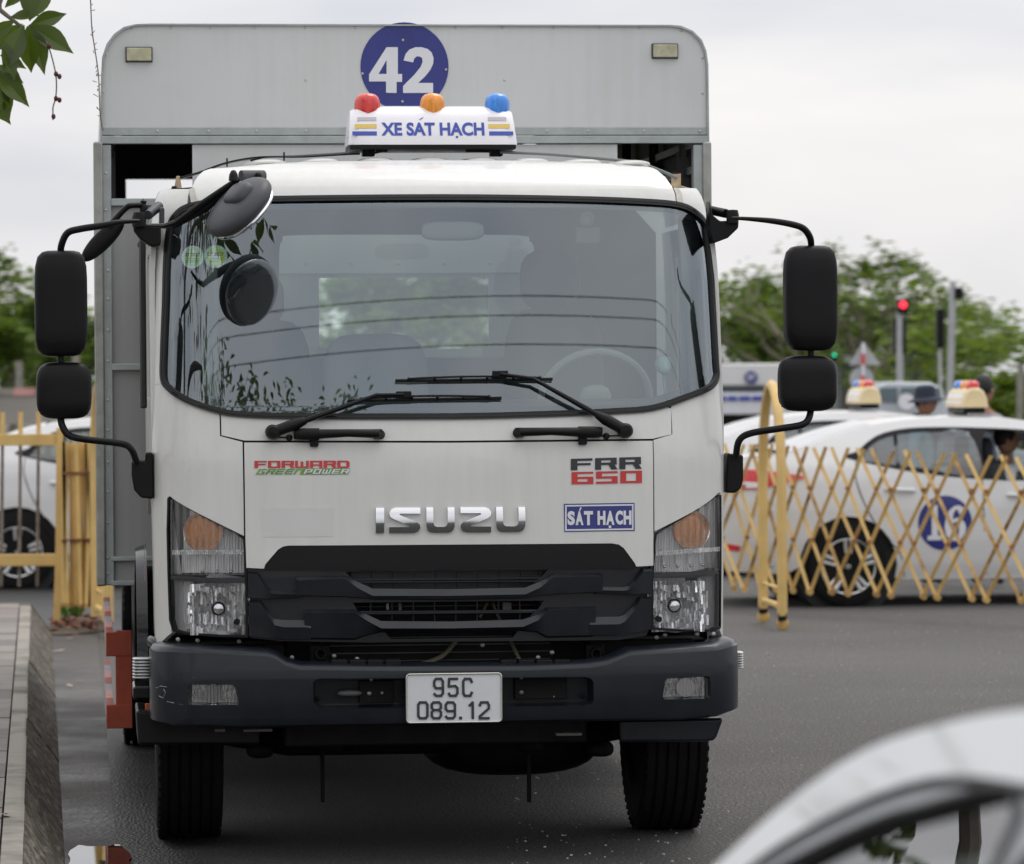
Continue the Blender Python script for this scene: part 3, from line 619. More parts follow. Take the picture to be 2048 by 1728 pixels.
# ---- grille
gb = [(494, 1138), (900, 1137), (1306, 1133), (1307, 1150), (1302, 1175), (1301, 1262), (1296, 1272), (1240, 1281), (1040, 1283), (900, 1284), (740, 1286), (560, 1283), (500, 1277), (497, 1200), (495, 1160)]
ho1 = [(712, 1162), (900, 1160), (1080, 1158), (1072, 1166), (1050, 1176), (900, 1179), (745, 1179), (724, 1170)]
ho0 = [(690, 1144), (900, 1142), (1098, 1140), (1086, 1154), (900, 1157), (704, 1158)]
ho2 = [(722, 1226), (900, 1225), (1072, 1223), (1062, 1234), (1045, 1241), (900, 1244), (755, 1245), (735, 1236)]
ho3 = [(706, 1206), (900, 1204), (1090, 1202), (1078, 1220), (900, 1222), (716, 1223)]
ho4 = [(770, 1265), (1038, 1262), (1028, 1276), (782, 1279)]
gr = panel('grille', S(gb), CAB.pt, grilleM, truck, off=-.03, t=.02, holes=[S(h_) for h_ in (ho0, ho1, ho2, ho3, ho4)], bev=.003)
def bar(lines, parent=gr, mat=grilleM, name='grille_bar'):
    """lines: (pixel polyline, off) from top to bottom; closed behind"""
    n = 28; loops = []
    rs = []
    for pl, off in lines:
        P = S(pl); d = [0]
        for a, b in zip(P, P[1:]): d.append(d[-1] + math.hypot(b[0] - a[0], b[1] - a[1]))
        rs.append((P, off))
    mb = MB(); m = len(rs[0][0])
    st = []
    for j in range(m - 1):
        k = 4
        for i in range(k): st.append((j, i / k))
    st.append((m - 2, 1.))
    for j, t in st: loops.append([CAB.pt(P[j][0] + (P[j + 1][0] - P[j][0]) * t, P[j][1] + (P[j + 1][1] - P[j][1]) * t, off) for P, off in rs])
    mb.loft(loops, True, True); return mb.obj(name, mat, parent, smooth=32)
xs1 = [592, 600, 690, 716, 745, 900, 1050, 1080, 1105, 1200, 1204]
bar([(list(zip(xs1, [1154, 1153, 1152, 1164, 1177, 1178, 1175, 1163, 1148.5, 1147, 1148])), -.03), (list(zip(xs1, [1154, 1153, 1152, 1164, 1177, 1178, 1175, 1163, 1148.5, 1147, 1148])), .006),
     (list(zip(xs1, [1160, 1160, 1157, 1176, 1191, 1191, 1188, 1174, 1154, 1152, 1153])), .02), (list(zip(xs1, [1190, 1190, 1192, 1194, 1197, 1198, 1195, 1190, 1187, 1183, 1182])), .014), (list(zip(xs1, [1192, 1193, 1195, 1197, 1200, 1201, 1198, 1193, 1190, 1186, 1184])), -.03)])
xs2 = [609, 620, 710, 736, 762, 900, 1045, 1075, 1095, 1185, 1190]
bar([(list(zip(xs2, [1220, 1219.5, 1219, 1230, 1242, 1243, 1239, 1229, 1215, 1213, 1213])), -.03), (list(zip(xs2, [1220, 1219.5, 1219, 1230, 1242, 1243, 1239, 1229, 1215, 1213, 1213])), .006),
     (list(zip(xs2, [1226, 1225, 1225, 1242, 1256, 1256, 1253, 1240, 1220, 1218, 1218])), .02), (list(zip(xs2, [1275, 1275, 1276, 1268, 1262, 1263, 1259, 1262, 1272, 1270, 1268])), .004), (list(zip(xs2, [1280, 1280, 1281, 1272, 1266, 1267, 1263, 1266, 1277, 1275, 1273])), -.03)])
for sgn, X0, X in ((1, 494, [496, 515, 528, 541, 560, 600, 606]), (-1, 1305, [1304, 1286, 1270, 1256, 1246, 1198, 1192])):
    dy = 0 if sgn > 0 else -9
    t1 = [1144, 1145, 1163, 1180, 1182, 1182, 1183] if sgn > 0 else [1136, 1137, 1158, 1172, 1174, 1173, 1173]
    m1 = [1148, 1149, 1170, 1186, 1188, 1188, 1189] if sgn > 0 else [1141, 1142, 1165, 1179, 1181, 1180, 1180]
    b1 = [1196, 1196, 1197, 1197, 1196, 1195, 1194] if sgn > 0 else [1187, 1187, 1188, 1188, 1188, 1187, 1187]
    bar([(list(zip(X, t1)), -.03), (list(zip(X, t1)), .002), (list(zip(X, m1)), .015), (list(zip(X, b1)), .01), (list(zip(X, [v + 2 for v in b1])), -.03)], name='grille_wing')
    X = [498, 522, 536, 550, 568, 612, 622] if sgn > 0 else [1302, 1280, 1266, 1248, 1238, 1185, 1178]
    t2 = [1201, 1202, 1220, 1238, 1240, 1240, 1242] if sgn > 0 else [1194, 1194, 1212, 1230, 1233, 1234, 1235]
    m2 = [1205, 1207, 1230, 1250, 1254, 1254, 1256] if sgn > 0 else [1198, 1199, 1222, 1243, 1248, 1249, 1249]
    b2 = [1272, 1274, 1276, 1277, 1278, 1278, 1278] if sgn > 0 else [1258, 1263, 1266, 1268, 1270, 1270, 1270]
    bar([(list(zip(X, t2)), -.03), (list(zip(X, t2)), .002), (list(zip(X, m2)), .015), (list(zip(X, b2)), .004), (list(zip(X, [v + 2 for v in b2])), -.03)], name='grille_wing')
mb = MB()
for x in range(700, 1100, 43):
    for ya, yb in ((1140, 1180), (1204, 1246)): mb.tube([PT(x, ya, -.06), PT(x, yb, -.06)], .003, 5)
mb.obj('grille_web', grilleM, gr, kind='stuff')
for ya, yb, xa, xb in ((1165, 1163, 715, 1078), (1228, 1225, 730, 1068)): MB().tube([PT(xa + (xb - xa) * i / 6, ya + (yb - ya) * i / 6, -.035) for i in range(7)], .005, 6).obj('grille_slat', grilleM, gr)
# radiator, cooling parts behind the grille
MB().box((-.42, .30, .55), (.42, .42, 1.2)).obj('radiator', dark, truck, smooth=None)
mb = MB()
for i in range(22): mb.box((-.41, .285, .57 + i * .028), (.41, .30, .574 + i * .028))
mb.obj('radiator_fins', M('fin_metal', (.06, .06, .06), .5, m=.5, var=.3), truck, smooth=None, kind='stuff')
for px, py, w, h_ in ((895, 1169, 24, 11), (811, 1170, 12, 10), (1014, 1213, 18, 17), (775, 1213, 6, 14), (800, 1213, 6, 16)):
    x, z = L(px, py, .24); MB().box((x - w / 1120, .235, z - h_ / 1120), (x + w / 1120, .245, z + h_ / 1120)).obj('bracket', M('clip_grey', (.22, .22, .20), .5, var=.2) if px != 775 else steel, truck, bev=.002)
MB().tube([LP(820, 1335, .2), LP(880, 1315, .22), LP(912, 1283, .24)], .009, 6, sm=4).obj('hose', M('hose_khaki', (.12, .105, .07), .6), truck)
MB().tube([LP(1022, 1283, .24), LP(1040, 1322, .2)], .007, 6).obj('hose', MATS['hose_khaki'], truck)
for a, b in (((960, 1235), (975, 1205)), ((1000, 1240), (985, 1205))): MB().tube([LP(*a, .25), LP(*b, .25)], .006, 6).obj('stay_rod', MATS['hose_khaki'], truck)
# dark structure under the lamps and between grille and bumper
MB().box((-.93, .26, .60), (-.55, .6, .782)).box((.55, .26, .60), (.93, .6, .782)).box((-.55, .35, .40), (.55, .5, .80)).obj('front_crossmember', dark, truck, bev=.01)
for px, py in ((356, 1279), (395, 1281), (478, 1283), (1313, 1275), (1330, 1270), (1394, 1268), (1427, 1268), (584, 1315), (668, 1312), (714, 1318), (1076, 1315), (1104, 1305), (965, 1290)):
    c = LP(px, py, .19); MB().lathe([(.008, -.01), (.008, .004), (.004, .006), (0, .006)], c, (0, -1, 0), 10).obj('bolt', steel, truck)
for px in (640, 1190): c = LP(px, 1306, .22); MB().box(c - Vector((.035, .02, .04)), c + Vector((.035, .02, .03))).lathe([(.022, 0), (.022, .03), (.012, .03), (.012, 0)], c + Vector((0, -.02, 0)), (0, -1, 0), 18).obj('tow_bracket', dark, truck, bev=.004)
for x0, x1, y in ((493, 512, 1290), (512, 520, 1300)): pass
# ---- bumper
BP = BMP.P
bt = [(-1.24, .768), (-1.16, .770), (-1.05, .765)] + BP([(340, 1304), (440, 1309), (535, 1313), (552, 1318), (572, 1332), (600, 1340), (760, 1342), (900, 1342), (1060, 1341), (1180, 1336), (1215, 1330), (1238, 1321), (1262, 1311), (1350, 1306), (1431, 1301)]) + [(1.05, .760), (1.16, .763), (1.24, .761)]
bb = [(1.24, .545), (1.16, .540), (1.08, .535)] + BP([(1440, 1428), (1362, 1435), (1060, 1440), (900, 1445), (640, 1449), (480, 1452), (350, 1447)]) + [(-1.08, .52), (-1.16, .525), (-1.24, .53)]
rec = [(626, 1366), (632, 1359), (642, 1357), (900, 1356), (1170, 1354), (1182, 1357), (1187, 1364), (1188, 1398), (1184, 1408), (1174, 1411), (900, 1415), (650, 1418), (636, 1416), (627, 1404)]
fgL = [(378, 1368), (462, 1368), (470, 1373), (478, 1404), (476, 1410), (380, 1410), (376, 1405), (376, 1372)]
fgR = [(1336, 1356), (1416, 1352), (1421, 1356), (1422, 1392), (1418, 1397), (1330, 1399), (1325, 1394), (1331, 1361)]
bp = panel('bumper', bt + bb, BMP.pt, navy, truck, t=.025, holes=[BP(rec), BP(fgL), BP(fgR)], bev=.008, step=.05)
TL = bt; up2 = [BMP.pt(u, z, -.005) for u, z in TL]
mb = MB().loft([[BMP.pt(u, z - .002, -.004) for u, z in TL], [BMP.pt(u, z + .014, -.012) for u, z in TL], [BMP.pt(u, z + .024, -.035) for u, z in TL], [BMP.pt(u, z + .026, -.09) for u, z in TL], [BMP.pt(u, z - .02, -.09) for u, z in TL]], closed=False, caps=False)
mb.obj('bumper_top', navy, truck, smooth=60)
BL = bb[::-1]; mb = MB().loft([[BMP.pt(u, z + .004, -.004) for u, z in BL], [BMP.pt(u, z - .010, -.02) for u, z in BL], [BMP.pt(u, z - .012, -.12) for u, z in BL]], closed=False, caps=False); mb.obj('bumper_underside', navy, truck, smooth=60)
# recess floors
for ring, dpt in ((rec, .10), (fgL, .05), (fgR, .05)):
    q = BP(ring); mb = MB().loft([[BMP.pt(*p, -.003) for p in q], [BMP.pt(*p, -dpt) for p in inset(q, .006)]], caps=False); mb.add([BMP.pt(*p, -dpt) for p in inset(q, .006)], [tuple(t) for t in geometry.tessellate_polygon([[Vector((*p, 0)) for p in inset(q, .006)]])]); mb.obj('recess', navy if dpt > .06 else gloss, bp, smooth=30)
for px, py, r_ in ((740, 1390, .008), (744, 1362, .007), (766, 1389, .006), (1048, 1388, .008), (1048, 1358, .007), (636, 1401, .009), (1172, 1396, .009), (1114, 1396, .005)):
    c = BMP.pt(*BMP.inv(px, py), -.08); MB().lathe([(r_, 0), (r_, .006), (r_ * .5, .009), (0, .009)], c, (0, -1, 0), 12).obj('bolt', steel if r_ < .009 else dark, bp)
c = BMP.pt(*BMP.inv(700, 1389), -.06); MB().ball(c, (.045, .02, .012), 2.4, 5).obj('hook', M('hook_grey', (.09, .09, .085), .4), bp)
for x0, x1, y0, y1 in ((720, 790, 1364, 1410), (1035, 1140, 1356, 1402)):
    a, b = BMP.inv(x0, y1), BMP.inv(x1, y0); p0, p1 = BMP.pt(*a, -.085), BMP.pt(*b, -.095); MB().box((p0.x, p0.y - .01, p0.z), (p1.x, p1.y + .005, p1.z)).obj('recess_plate', dark, bp, bev=.003)
for i in range(4):
    for x0, y0 in ((664, 1332), (1004, 1328)):
        x = x0 + 36 * i; a = BMP.inv(x, y0 + 2); b = BMP.inv(x + 31, y0 - 6); q = [(a[0], a[1]), (b[0], a[1]), (b[0], b[1]), (a[0], b[1])]
        p = BMP.pt(a[0], a[1], -.05); w = (b[0] - a[0]); MB().box((p.x, p.y - .02, BMP.inv(x, 1338)[1] + .012), (p.x + w, p.y + .04, BMP.inv(x, 1338)[1] + .030)).obj('step_pad', blk, bp, bev=.003)
for nm, rg in (('l', fgL), ('r', fgR)):
    q = BP(rg); f = empty('fog_lamp'); f.parent = truck
    panel('fog_reflector', inset(q, .006), BMP.pt, chromer, f, off=-.045, t=.003, bev=0, step=.03); panel('fog_lens', inset(q, .005), BMP.pt, lensf, f, off=-.014, t=0, bev=0, step=.03)
    cx = sum(p[0] for p in q) / len(q); cz = sum(p[1] for p in q) / len(q); MB().lathe([(.012, 0), (.028, .008), (.034, .014)], BMP.pt(cx, cz, -.043), (0, -1, 0), 18).obj('fog_bulb', chrome, f)
for ln in ([(312, 1376), (322, 1372), (333, 1374)], [(318, 1392), (326, 1396), (331, 1385), (327, 1378)], [(334, 1403), (348, 1406)], [(356, 1408), (366, 1410)], [(386, 1357), (390, 1354)]):
    MB().tube([BMP.pt(*BMP.inv(x, y), .0) for x, y in ln], .0012, 4).obj('scratch', gry if ln[0][0] > 340 else galvlo, bp)
# side lamps of the bumper
for a, sg in (((265, 1314, 303, 1358), -1), ((1470, 1303, 1487, 1337), 1)):
    p0 = LP(a[0], a[3], .28); p1 = LP(a[2], a[1], .28); ml = empty('side_marker_lamp'); ml.parent = truck
    mb = MB()
    for i in range(7): z = p0.z + (p1.z - p0.z) * (i + .5) / 7; mb.ball(((p0.x + p1.x) / 2, .30, z), ((p1.x - p0.x) / 2, .04, .0048), 4, 3)
    mb.obj('marker_fin', M('marker_white%d' % sg, (.66, .67, .66), .15, coat=.6), ml); MB().box((p0.x + .008, .265, p0.z + .004), (p1.x - .008, .335, p1.z - .004)).obj('marker_body', gry, ml, bev=.006)
# fender flare / gloss pieces at the left corner
MB().tube([LP(300, 1282, .40), LP(313, 1290, .33), LP(330, 1308, .27)], [.02, .028, .018], 8, flat=.6).obj('fender_trim', gloss, truck)
MB().box(LP(266, 1400, .42), LP(310, 1372, .42) + Vector((0, .3, 0))).obj('bumper_end_step', gloss, truck, bev=.01)
c = LP(297, 1417, .38); MB().box(c - Vector((.012, .0, .02)), c + Vector((.01, .02, .018))).obj('side_reflector', M('reflector_orange', (.45, .12, .04), .4), truck, bev=.003)
# lower valance on the right and underside
vr = [(1238, 1440), (1448, 1436), (1434, 1474), (1428, 1481), (1412, 1484), (1240, 1485)]
q = [LP(x, y, .16) for x, y in vr]; mb = MB().loft([q, [p + Vector((0, .5, 0)) for p in q]]); mb.obj('bumper_valance', navy, truck, bev=.012)
vr = [(272, 1420), (520, 1452), (520, 1490), (276, 1490)]
q = [LP(x, y, .30) for x, y in vr]; mb = MB().loft([q, [p + Vector((0, .4, 0)) for p in q]]); mb.obj('bumper_valance', blk, truck, bev=.012)
for x0, x1, y in ((488, 545, 1464), (430, 450, 1464), (1113, 1164, 1472)): a = LP(x0, y, .2); b = LP(x1, y - 6, .2); MB().box(a, b + Vector((0, .05, 0))).obj('mounting_bracket', M('bracket_pale', (.16, .155, .14), .5, var=.3), truck, bev=.002)
# ---- number plate
PL = flat(TM, -.035); pc = [(812, 1347), (1003, 1345), (1004, 1443), (814, 1447)]
a = PL.inv(813, 1446); b = PL.inv(1003, 1345.5)
npm = empty('number_plate'); npm.parent = truck
panel('plate_board', rr(a[0], a[1], b[0], b[1], .012), PL.pt, platew, npm, t=.003, bev=0, step=0)
MB().tube([Vector((x, -.037, z)) for x, z in rr(a[0] + .001, a[1] + .001, b[0] - .001, b[1] - .001, .012)] + [Vector((rr(a[0] + .001, a[1] + .001, b[0] - .001, b[1] - .001, .012)[0][0], -.037, rr(a[0] + .001, a[1] + .001, b[0] - .001, b[1] - .001, .012)[0][1]))], .0034, 8).obj('plate_frame', M('plate_chrome', (.62, .60, .55), .25, m=.8), npm)
DG = {'0': [[(0, .15), (0, .85), (.18, 1), (.82, 1), (1, .85), (1, .15), (.82, 0), (.18, 0), (0, .15)]], '1': [[(.25, .8), (.6, 1), (.6, 0)]], '2': [[(0, .8), (.15, 1), (.85, 1), (1, .82), (1, .62), (0, .12), (0, 0), (1, 0)]],
      '5': [[(1, 1), (.05, 1), (0, .55), (.75, .58), (1, .45), (1, .15), (.8, 0), (.15, 0), (0, .15)]], '8': [[(.2, .52), (0, .65), (0, .88), (.2, 1), (.8, 1), (1, .88), (1, .65), (.8, .52), (.2, .52), (0, .38), (0, .14), (.2, 0), (.8, 0), (1, .14), (1, .38), (.8, .52)]],
      '9': [[(0, .12), (.2, 0), (.8, 0), (1, .15), (1, .85), (.8, 1), (.2, 1), (0, .85), (0, .6), (.2, .45), (1, .45)]], 'C': [[(1, .8), (.82, 1), (.18, 1), (0, .85), (0, .15), (.18, 0), (.82, 0), (1, .2)]], '.': None}
def platechars(s_, x0s, yt, yb, w):
    for c_, x in zip(s_, x0s):
        if c_ == '.': q = [PL.inv(*p) for p in ((x, yb - 6), (x + 6, yb - 6), (x + 6, yb), (x, yb))]; MB().add([PL.pt(*p, .0035) for p in q], [(0, 1, 2, 3)]).obj('plate_character', plated, npm, smooth=None); continue
        x0, z0 = PL.inv(x + 2.5, yb - 2.5); x1, z1 = PL.inv(x + w - 2.5, yt + 2.5); mb = MB()
        for pl in DG[c_]:
            pts = [Vector((x0 + (x1 - x0) * p, PL.pt(0, 0, .0035).y, z0 + (z1 - z0) * q)) for p, q in pl]
            mb.tube(pts, .0048, 6, flat=.15, up=(0, 1, 0)) if False else None
            for a_, b_ in zip(pts, pts[1:]):
                d = (b_ - a_).normalized(); n_ = Vector((-d.z, 0, d.x)) * .0046; e_ = d * .0028
                mb.add([a_ - e_ + n_, b_ + e_ + n_, b_ + e_ - n_, a_ - e_ - n_], [(0, 1, 2, 3)])
        mb.v = [v + Vector((0, -.00012 * (i // 4), 0)) for i, v in enumerate(mb.v)]
        mb.obj('plate_character', plated, npm, smooth=None)
platechars('95C', (866, 895, 924), 1355, 1394, 22)
platechars('089.12', (834, 861, 889, 918, 932, 957), 1402, 1439, 23)
# ---- mirrors
def mir(name, box, y, dep, p=5.5, tilt=0):
    x0, y0, x1, y1 = box; a = LP(x0, y1, y); b = LP(x1, y0, y); m_ = empty(name); m_.parent = truck
    MB().ball((a + b) / 2, ((b.x - a.x) / 2, dep, (b.z - a.z) / 2), p, 10, Matrix.Rotation(R(tilt), 3, 'Z')).obj('mirror_housing', blk, m_)
    MB().ball((a + b) / 2 + Vector((0, dep * .93, 0)), ((b.x - a.x) / 2 * .88, .012, (b.z - a.z) / 2 * .92), 8, 8).obj('mirror_glass', chrome, m_); return m_
mir('side_mirror', (70, 501, 174, 713), .12, .06); mir('side_mirror', (73, 724, 183, 838), .12, .055, 4.2)
mir('side_mirror', (1569, 491, 1672, 702), .20, .06); mir('side_mirror', (1557, 711, 1672, 823), .20, .055, 4.2)
def arm(pts, r_, name='mirror_arm', m_=blk, sm=6, flat=1.): return MB().tube([LP(*p) for p in pts], r_, 10, sm=sm, flat=flat).obj(name, m_, truck)
arm([(121, 512, .12), (123, 490, .10), (135, 466, .09), (160, 458, .08), (205, 451, .06), (240, 444, .07), (278, 442, .12)], [.012, .0125, .0125, .0125, .012, .009, .007])
arm([(122, 700, .12), (122, 735, .12)], .0125, sm=0)
arm([(121, 830, .12), (124, 850, .11), (137, 870, .10), (165, 878, .10), (240, 887, .16), (262, 898, .22), (273, 925, .28)], .0125)
arm([(1622, 503, .20), (1621, 478, .17), (1608, 458, .15), (1585, 449, .13), (1545, 442, .12), (1500, 438, .14), (1465, 436, .2)], [.012, .0125, .0125, .0125, .011, .008, .006])
arm([(1621, 692, .20), (1623, 722, .20)], .0125, sm=0)
arm([(1622, 818, .20), (1617, 838, .18), (1602, 850, .17), (1560, 857, .18), (1500, 867, .24), (1478, 882, .30), (1472, 912, .34)], .0125)
def block(name, pts, y, dep, m_=blk, bev=.008, parent=truck):
    q = [LP(x, yy, y) for x, yy in pts]; return MB().loft([q, [p + Vector((0, dep, 0)) for p in q]]).obj(name, m_, parent, bev=bev)
block('mirror_bracket', [(263, 921), (290, 921), (290, 905), (306, 905), (308, 998), (282, 996), (268, 980), (263, 950)], .30, .10)
block('mirror_bracket', [(1455, 906), (1487, 910), (1487, 960), (1482, 978), (1470, 986), (1452, 986)], .36, .10)
block('mirror_bracket', [(1419, 400), (1426, 430), (1440, 442), (1478, 440), (1477, 456), (1456, 476), (1427, 487), (1420, 460)], .40, .10)
block('mirror_bracket', [(266, 448), (300, 449), (322, 452), (322, 490), (305, 494), (282, 480), (268, 462)], .40, .10)
MB().tube([LP(1418, 420, .5), LP(1452, 427, .42)], .017, 10).obj('mirror_clamp', blk, truck); MB().lathe([(.022, -.03), (.024, .0), (.02, .018), (0, .02)], LP(1465, 430, .40), (0, 0, 1), 16).obj('mirror_clamp_cap', blk, truck)
MB().tube([LP(318, 412, .5), LP(296, 430, .42)], .018, 10).obj('mirror_clamp', gry, truck); MB().lathe([(.024, -.03), (.026, .0), (.02, .022), (0, .024)], LP(278, 437, .38), (0, 0, 1), 16).obj('mirror_clamp_cap', blk, truck)
block('hinge_cover', [(319, 414), (329, 414), (329, 455), (318, 452)], .42, .06, gry)
arm([(218, 452, .45), (238, 430, .45), (252, 416, .45), (262, 411, .45), (285, 410, .48)], .011, 'rear_mirror_arm'); MB().lathe([(.014, -.03), (.016, -.01), (.010, .0), (.012, .01), (0, .02)], LP(287, 408, .48), (0, 0, 1), 12).obj('mirror_clamp_cap', blk, truck)
MB().ball(LP(206, 480, .48), (.105, .016, .034), 2.1, 8, Matrix.Rotation(R(48), 3, 'Y').inverted() if False else Matrix.Rotation(R(-45), 3, 'Y')).obj('rear_mirror_head', blk, truck)
# round front mirror on its long arm, over the windscreen
rm = empty('front_mirror'); rm.parent = truck
MB().tube([LP(303, 451, .22), LP(330, 452, .14), LP(352, 446, .10), LP(400, 410, .06), (LP(478, 356, .04))], [.006, .010, .013, .012, .009], 8, flat=1.).obj('mirror_stay', blk, rm)
MB().tube([LP(330, 452, .14), LP(352, 449, .11), LP(410, 412, .08), LP(478, 360, .06)], [.004, .012, .022, .006], 8, flat=.4, up=(0, 0, 1)).obj('stay_web', blk, rm)
rot = Vector((-.60, -.34, .64)).normalized().to_track_quat('Z', 'Y').to_matrix()
MB().ball(LP(478, 414, -.02), (.136, .136, .050), 2.2, 10, rot).obj('mirror_shell', gry, rm)
MB().ball(LP(480, 392, -.05), (.06, .05, .035), 3.2, 6, rot).obj('mirror_socket', gry, rm)
MB().ball(LP(478, 414, -.02) - rot @ Vector((0, 0, .03)), (.130, .130, .028), 2.0, 8, rot).obj('mirror_glass', chrome, rm)
MB().tube([LP(482, 352, .30), LP(528, 352, .44)], .021, 10, flat=.55).obj('base_plate', gry, rm); MB().lathe([(.011, 0), (.013, .012), (.006, .02), (0, .02)], LP(516, 352, .38), (0, -1, 0), 12).obj('screw', dark, rm)
MB().lathe([(.018, -.015), (.016, .006), (.009, .02), (0, .024)], LP(467, 353, .02), (0, 0, 1), 12).obj('stay_nut', blk, rm)
# ---- roof fittings
for pts in ([(339, 381), (348, 379), (353, 352), (360, 352), (364, 378), (366, 382), (340, 384)], [(1345, 372), (1347, 349), (1362, 347), (1362, 371), (1385, 378), (1386, 381), (1352, 376)]):
    block('roof_bracket', pts, .95, .05, brass, .002)
block('roof_bracket_nut', [(342, 379), (344, 372), (353, 372), (355, 379)], .93, .03, blk, .002)
CBL = [(360, 357, .96), (400, 345, .95), (454, 326, .93), (520, 315, .95), (600, 311, 1.0), (690, 306, 1.0), (720, 305, 1.0)]
arm(CBL, .0045, 'roof_cable', M('cable_grey', (.16, .18, .175), .5)); arm([(p[0], p[1] + 3 if i > 3 else p[1] - 1, p[2] - .01) for i, p in enumerate(CBL)], .0032, 'roof_cable', blk)
arm([(1354, 356, .95), (1320, 341, .95), (1270, 325, .95), (1180, 315, 1.), (1090, 308, 1.), (1000, 304, 1.)], .006, 'roof_cable', MATS['cable_grey'])
for px, py in ((454, 325), (568, 313)): c = LP(px, py, .93); MB().box(c - Vector((.003, .004, .016)), c + Vector((.003, .004, .016))).obj('cable_tie', blk, truck)
block('cable_wrap', [(500, 320), (531, 312), (531, 315), (502, 323)], .94, .01, blk, .002)
# ---- light bar sign
LB = .92
ls = empty('roof_sign'); ls.parent = truck
def lbl(y, x0, x1, zt, zb): pass
prof = [(-.14, 0), (-.135, .03), (-.10, .10), (-.06, .142), (0, .153), (.06, .142), (.10, .10), (.135, .03), (.14, 0)]
zb = L(866, 289, LB)[1]; xL = L(697, 289, LB)[0]; xR = L(1035, 289, LB)[0]; ins = .013
loops = []
for t in [0, .02, .06] + [.06 + .88 * i / 10 for i in range(1, 11)] + [.98, 1.]:
    e = 1 - (max(0, .05 - t) / .05) * .12 - (max(0, t - .95) / .05) * .12
    loops.append([Vector((xL + (xR - xL) * t + (ins * (1 if t < .5 else -1) * (z / .153) * (1 if t < .03 or t > .97 else max(0, abs(t - .5) * 2 - .0))), LB + .14 + y * e, zb + z * e)) for y, z in prof])
MB().loft(loops).obj('sign_body', lbw, ls, smooth=50)
MB().box((xL + .005, LB + .0, zb - .017), (xR - .005, LB + .28, zb)).obj('sign_base', blk, ls, bev=.004)
def lbpt(a, b, o):
    z = b - zb
    ys = -lut([(0, .14), (.03, .135), (.10, .10), (.142, .06), (.153, 0)])(z); return Vector((a, LB + .14 + ys - o, b + o * .4))
def LBX(px, py): return L(px, py, LB + .03)
a0 = LBX(762, 272.5); a1 = LBX(968, 245)
text('lettering', 'XE SAT HACH', lbpt, (a0[0], a0[1], a1[0], a1[1]), blueb, ls, bold=.036, off=.0015)
for pts in ([(842, 239), (848, 234.5), (846, 234.5), (838, 239)], [(910.5, 273), (915, 273), (915, 277), (910.5, 277)]):
    q = [LBX(*p) for p in pts]; MB().add([lbpt(*p, .002) for p in q], [(0, 1, 2, 3)]).obj('lettering', blueb, ls, smooth=None)
for y0, y1, m_, l0, l1, r0, r1 in ((234, 241.5, mauve, 715, 753, 976, 1013), (248.5, 257, yel, 709, 753, 976.5, 1019.5), (263.5, 272, blueb, 704, 753, 977.5, 1025.5)):
    for a_, b_ in ((l0, l1), (r0, r1)): q = [LBX(*p) for p in ((a_, y1), (b_, y1), (b_, y0), (a_, y0))]; MB().add([lbpt(*p, .0015) for p in q], [(0, 1, 2, 3)]).obj('sign_stripe', m_, ls, smooth=None)
for px, m_, w in ((734.5, redp, 52), (865, orap, 50), (994.5, blup, 50)):
    c = LP(px, 219, LB + .11); r_ = w / 1060
    MB().lathe([(r_ * .86, -.045), (r_ * .95, -.03), (r_, .0), (r_ * 1.0, .02), (r_ * .96, .034), (r_ * .86, .046), (r_ * .65, .056), (r_ * .3, .061), (0, .062)], c, (0, 0, 1), 30).obj('beacon', m_, ls, smooth=60)
    MB().box(c + Vector((-.008, -r_ * 1.02, -.02)), c + Vector((.008, -r_ * .9, .025))).obj('beacon_core', m_, ls, bev=.002)
for px in (737, 993): a = LP(px - 12, 312, LB + .1); b = LP(px + 13, 292, LB + .1); MB().box(a, b + Vector((0, .06, 0))).obj('sign_mount', blk, ls, bev=.004)
for a, b in (((752, 302), (775, 302)), ((931, 302), (980, 302.5)), ((750, 306), (772, 300))): MB().tube([LP(*a, LB + .08), LP(*b, LB + .08)], .0042, 6).obj('strap_end', blk, ls)
# ---- FRR 650 on the left door side
# ================ box body
BY = 1.98; BX = flat(TM, BY); G = BX.inv
body = empty('box_body'); body.parent = truck
LEN = 6.3
top = [(200.5, 286), (202, 150), (204, 115), (213, 88), (228, 68), (248, 54), (272, 48.5), (300, 47.5), (800, 49), (1340, 50), (1362, 52), (1385, 62), (1403, 80), (1412, 102), (1416, 130), (1418, 286)]
tq = [G(*p) for p in top]
panel('front_panel', [G(203, 257)] + [G(*p) for p in [(204, 150), (207, 117), (216, 91), (230, 71), (249, 57), (273, 51), (300, 50), (800, 51), (1340, 52.5), (1361, 55), (1383, 64), (1400, 82), (1409, 103), (1413, 130), (1415, 257)]], BX.pt, galv, body, t=.02, step=0, bev=.002)
ring = [Vector((a, BY - .012, b)) for a, b in tq]; inn = [Vector((a, BY - .012, b)) for a, b in [G(204.5, 286)] + [G(*p) for p in [(205.5, 150), (208, 118), (217, 92), (231, 72), (250, 58), (273, 52), (300, 51), (800, 52.3), (1340, 53.5), (1360, 56), (1382, 65), (1399, 83), (1408, 104), (1412, 131)]] + [G(1414, 286)]]
mb = MB(); n = len(ring); back = [p + Vector((0, LEN + .012, 0)) for p in ring]
mb.loft([inn, ring, back], closed=False, caps=False); mb.obj('roof_skin', galv2, body, smooth=50)
inn2 = [Vector((p.x * .985, p.y, p.z - .012)) for p in back]; mb = MB().loft([[Vector((p.x * .985, BY + .03, p.z - .012)) for p in ring], inn2], closed=False, caps=False); mb.obj('roof_lining', boxin, body, smooth=50)
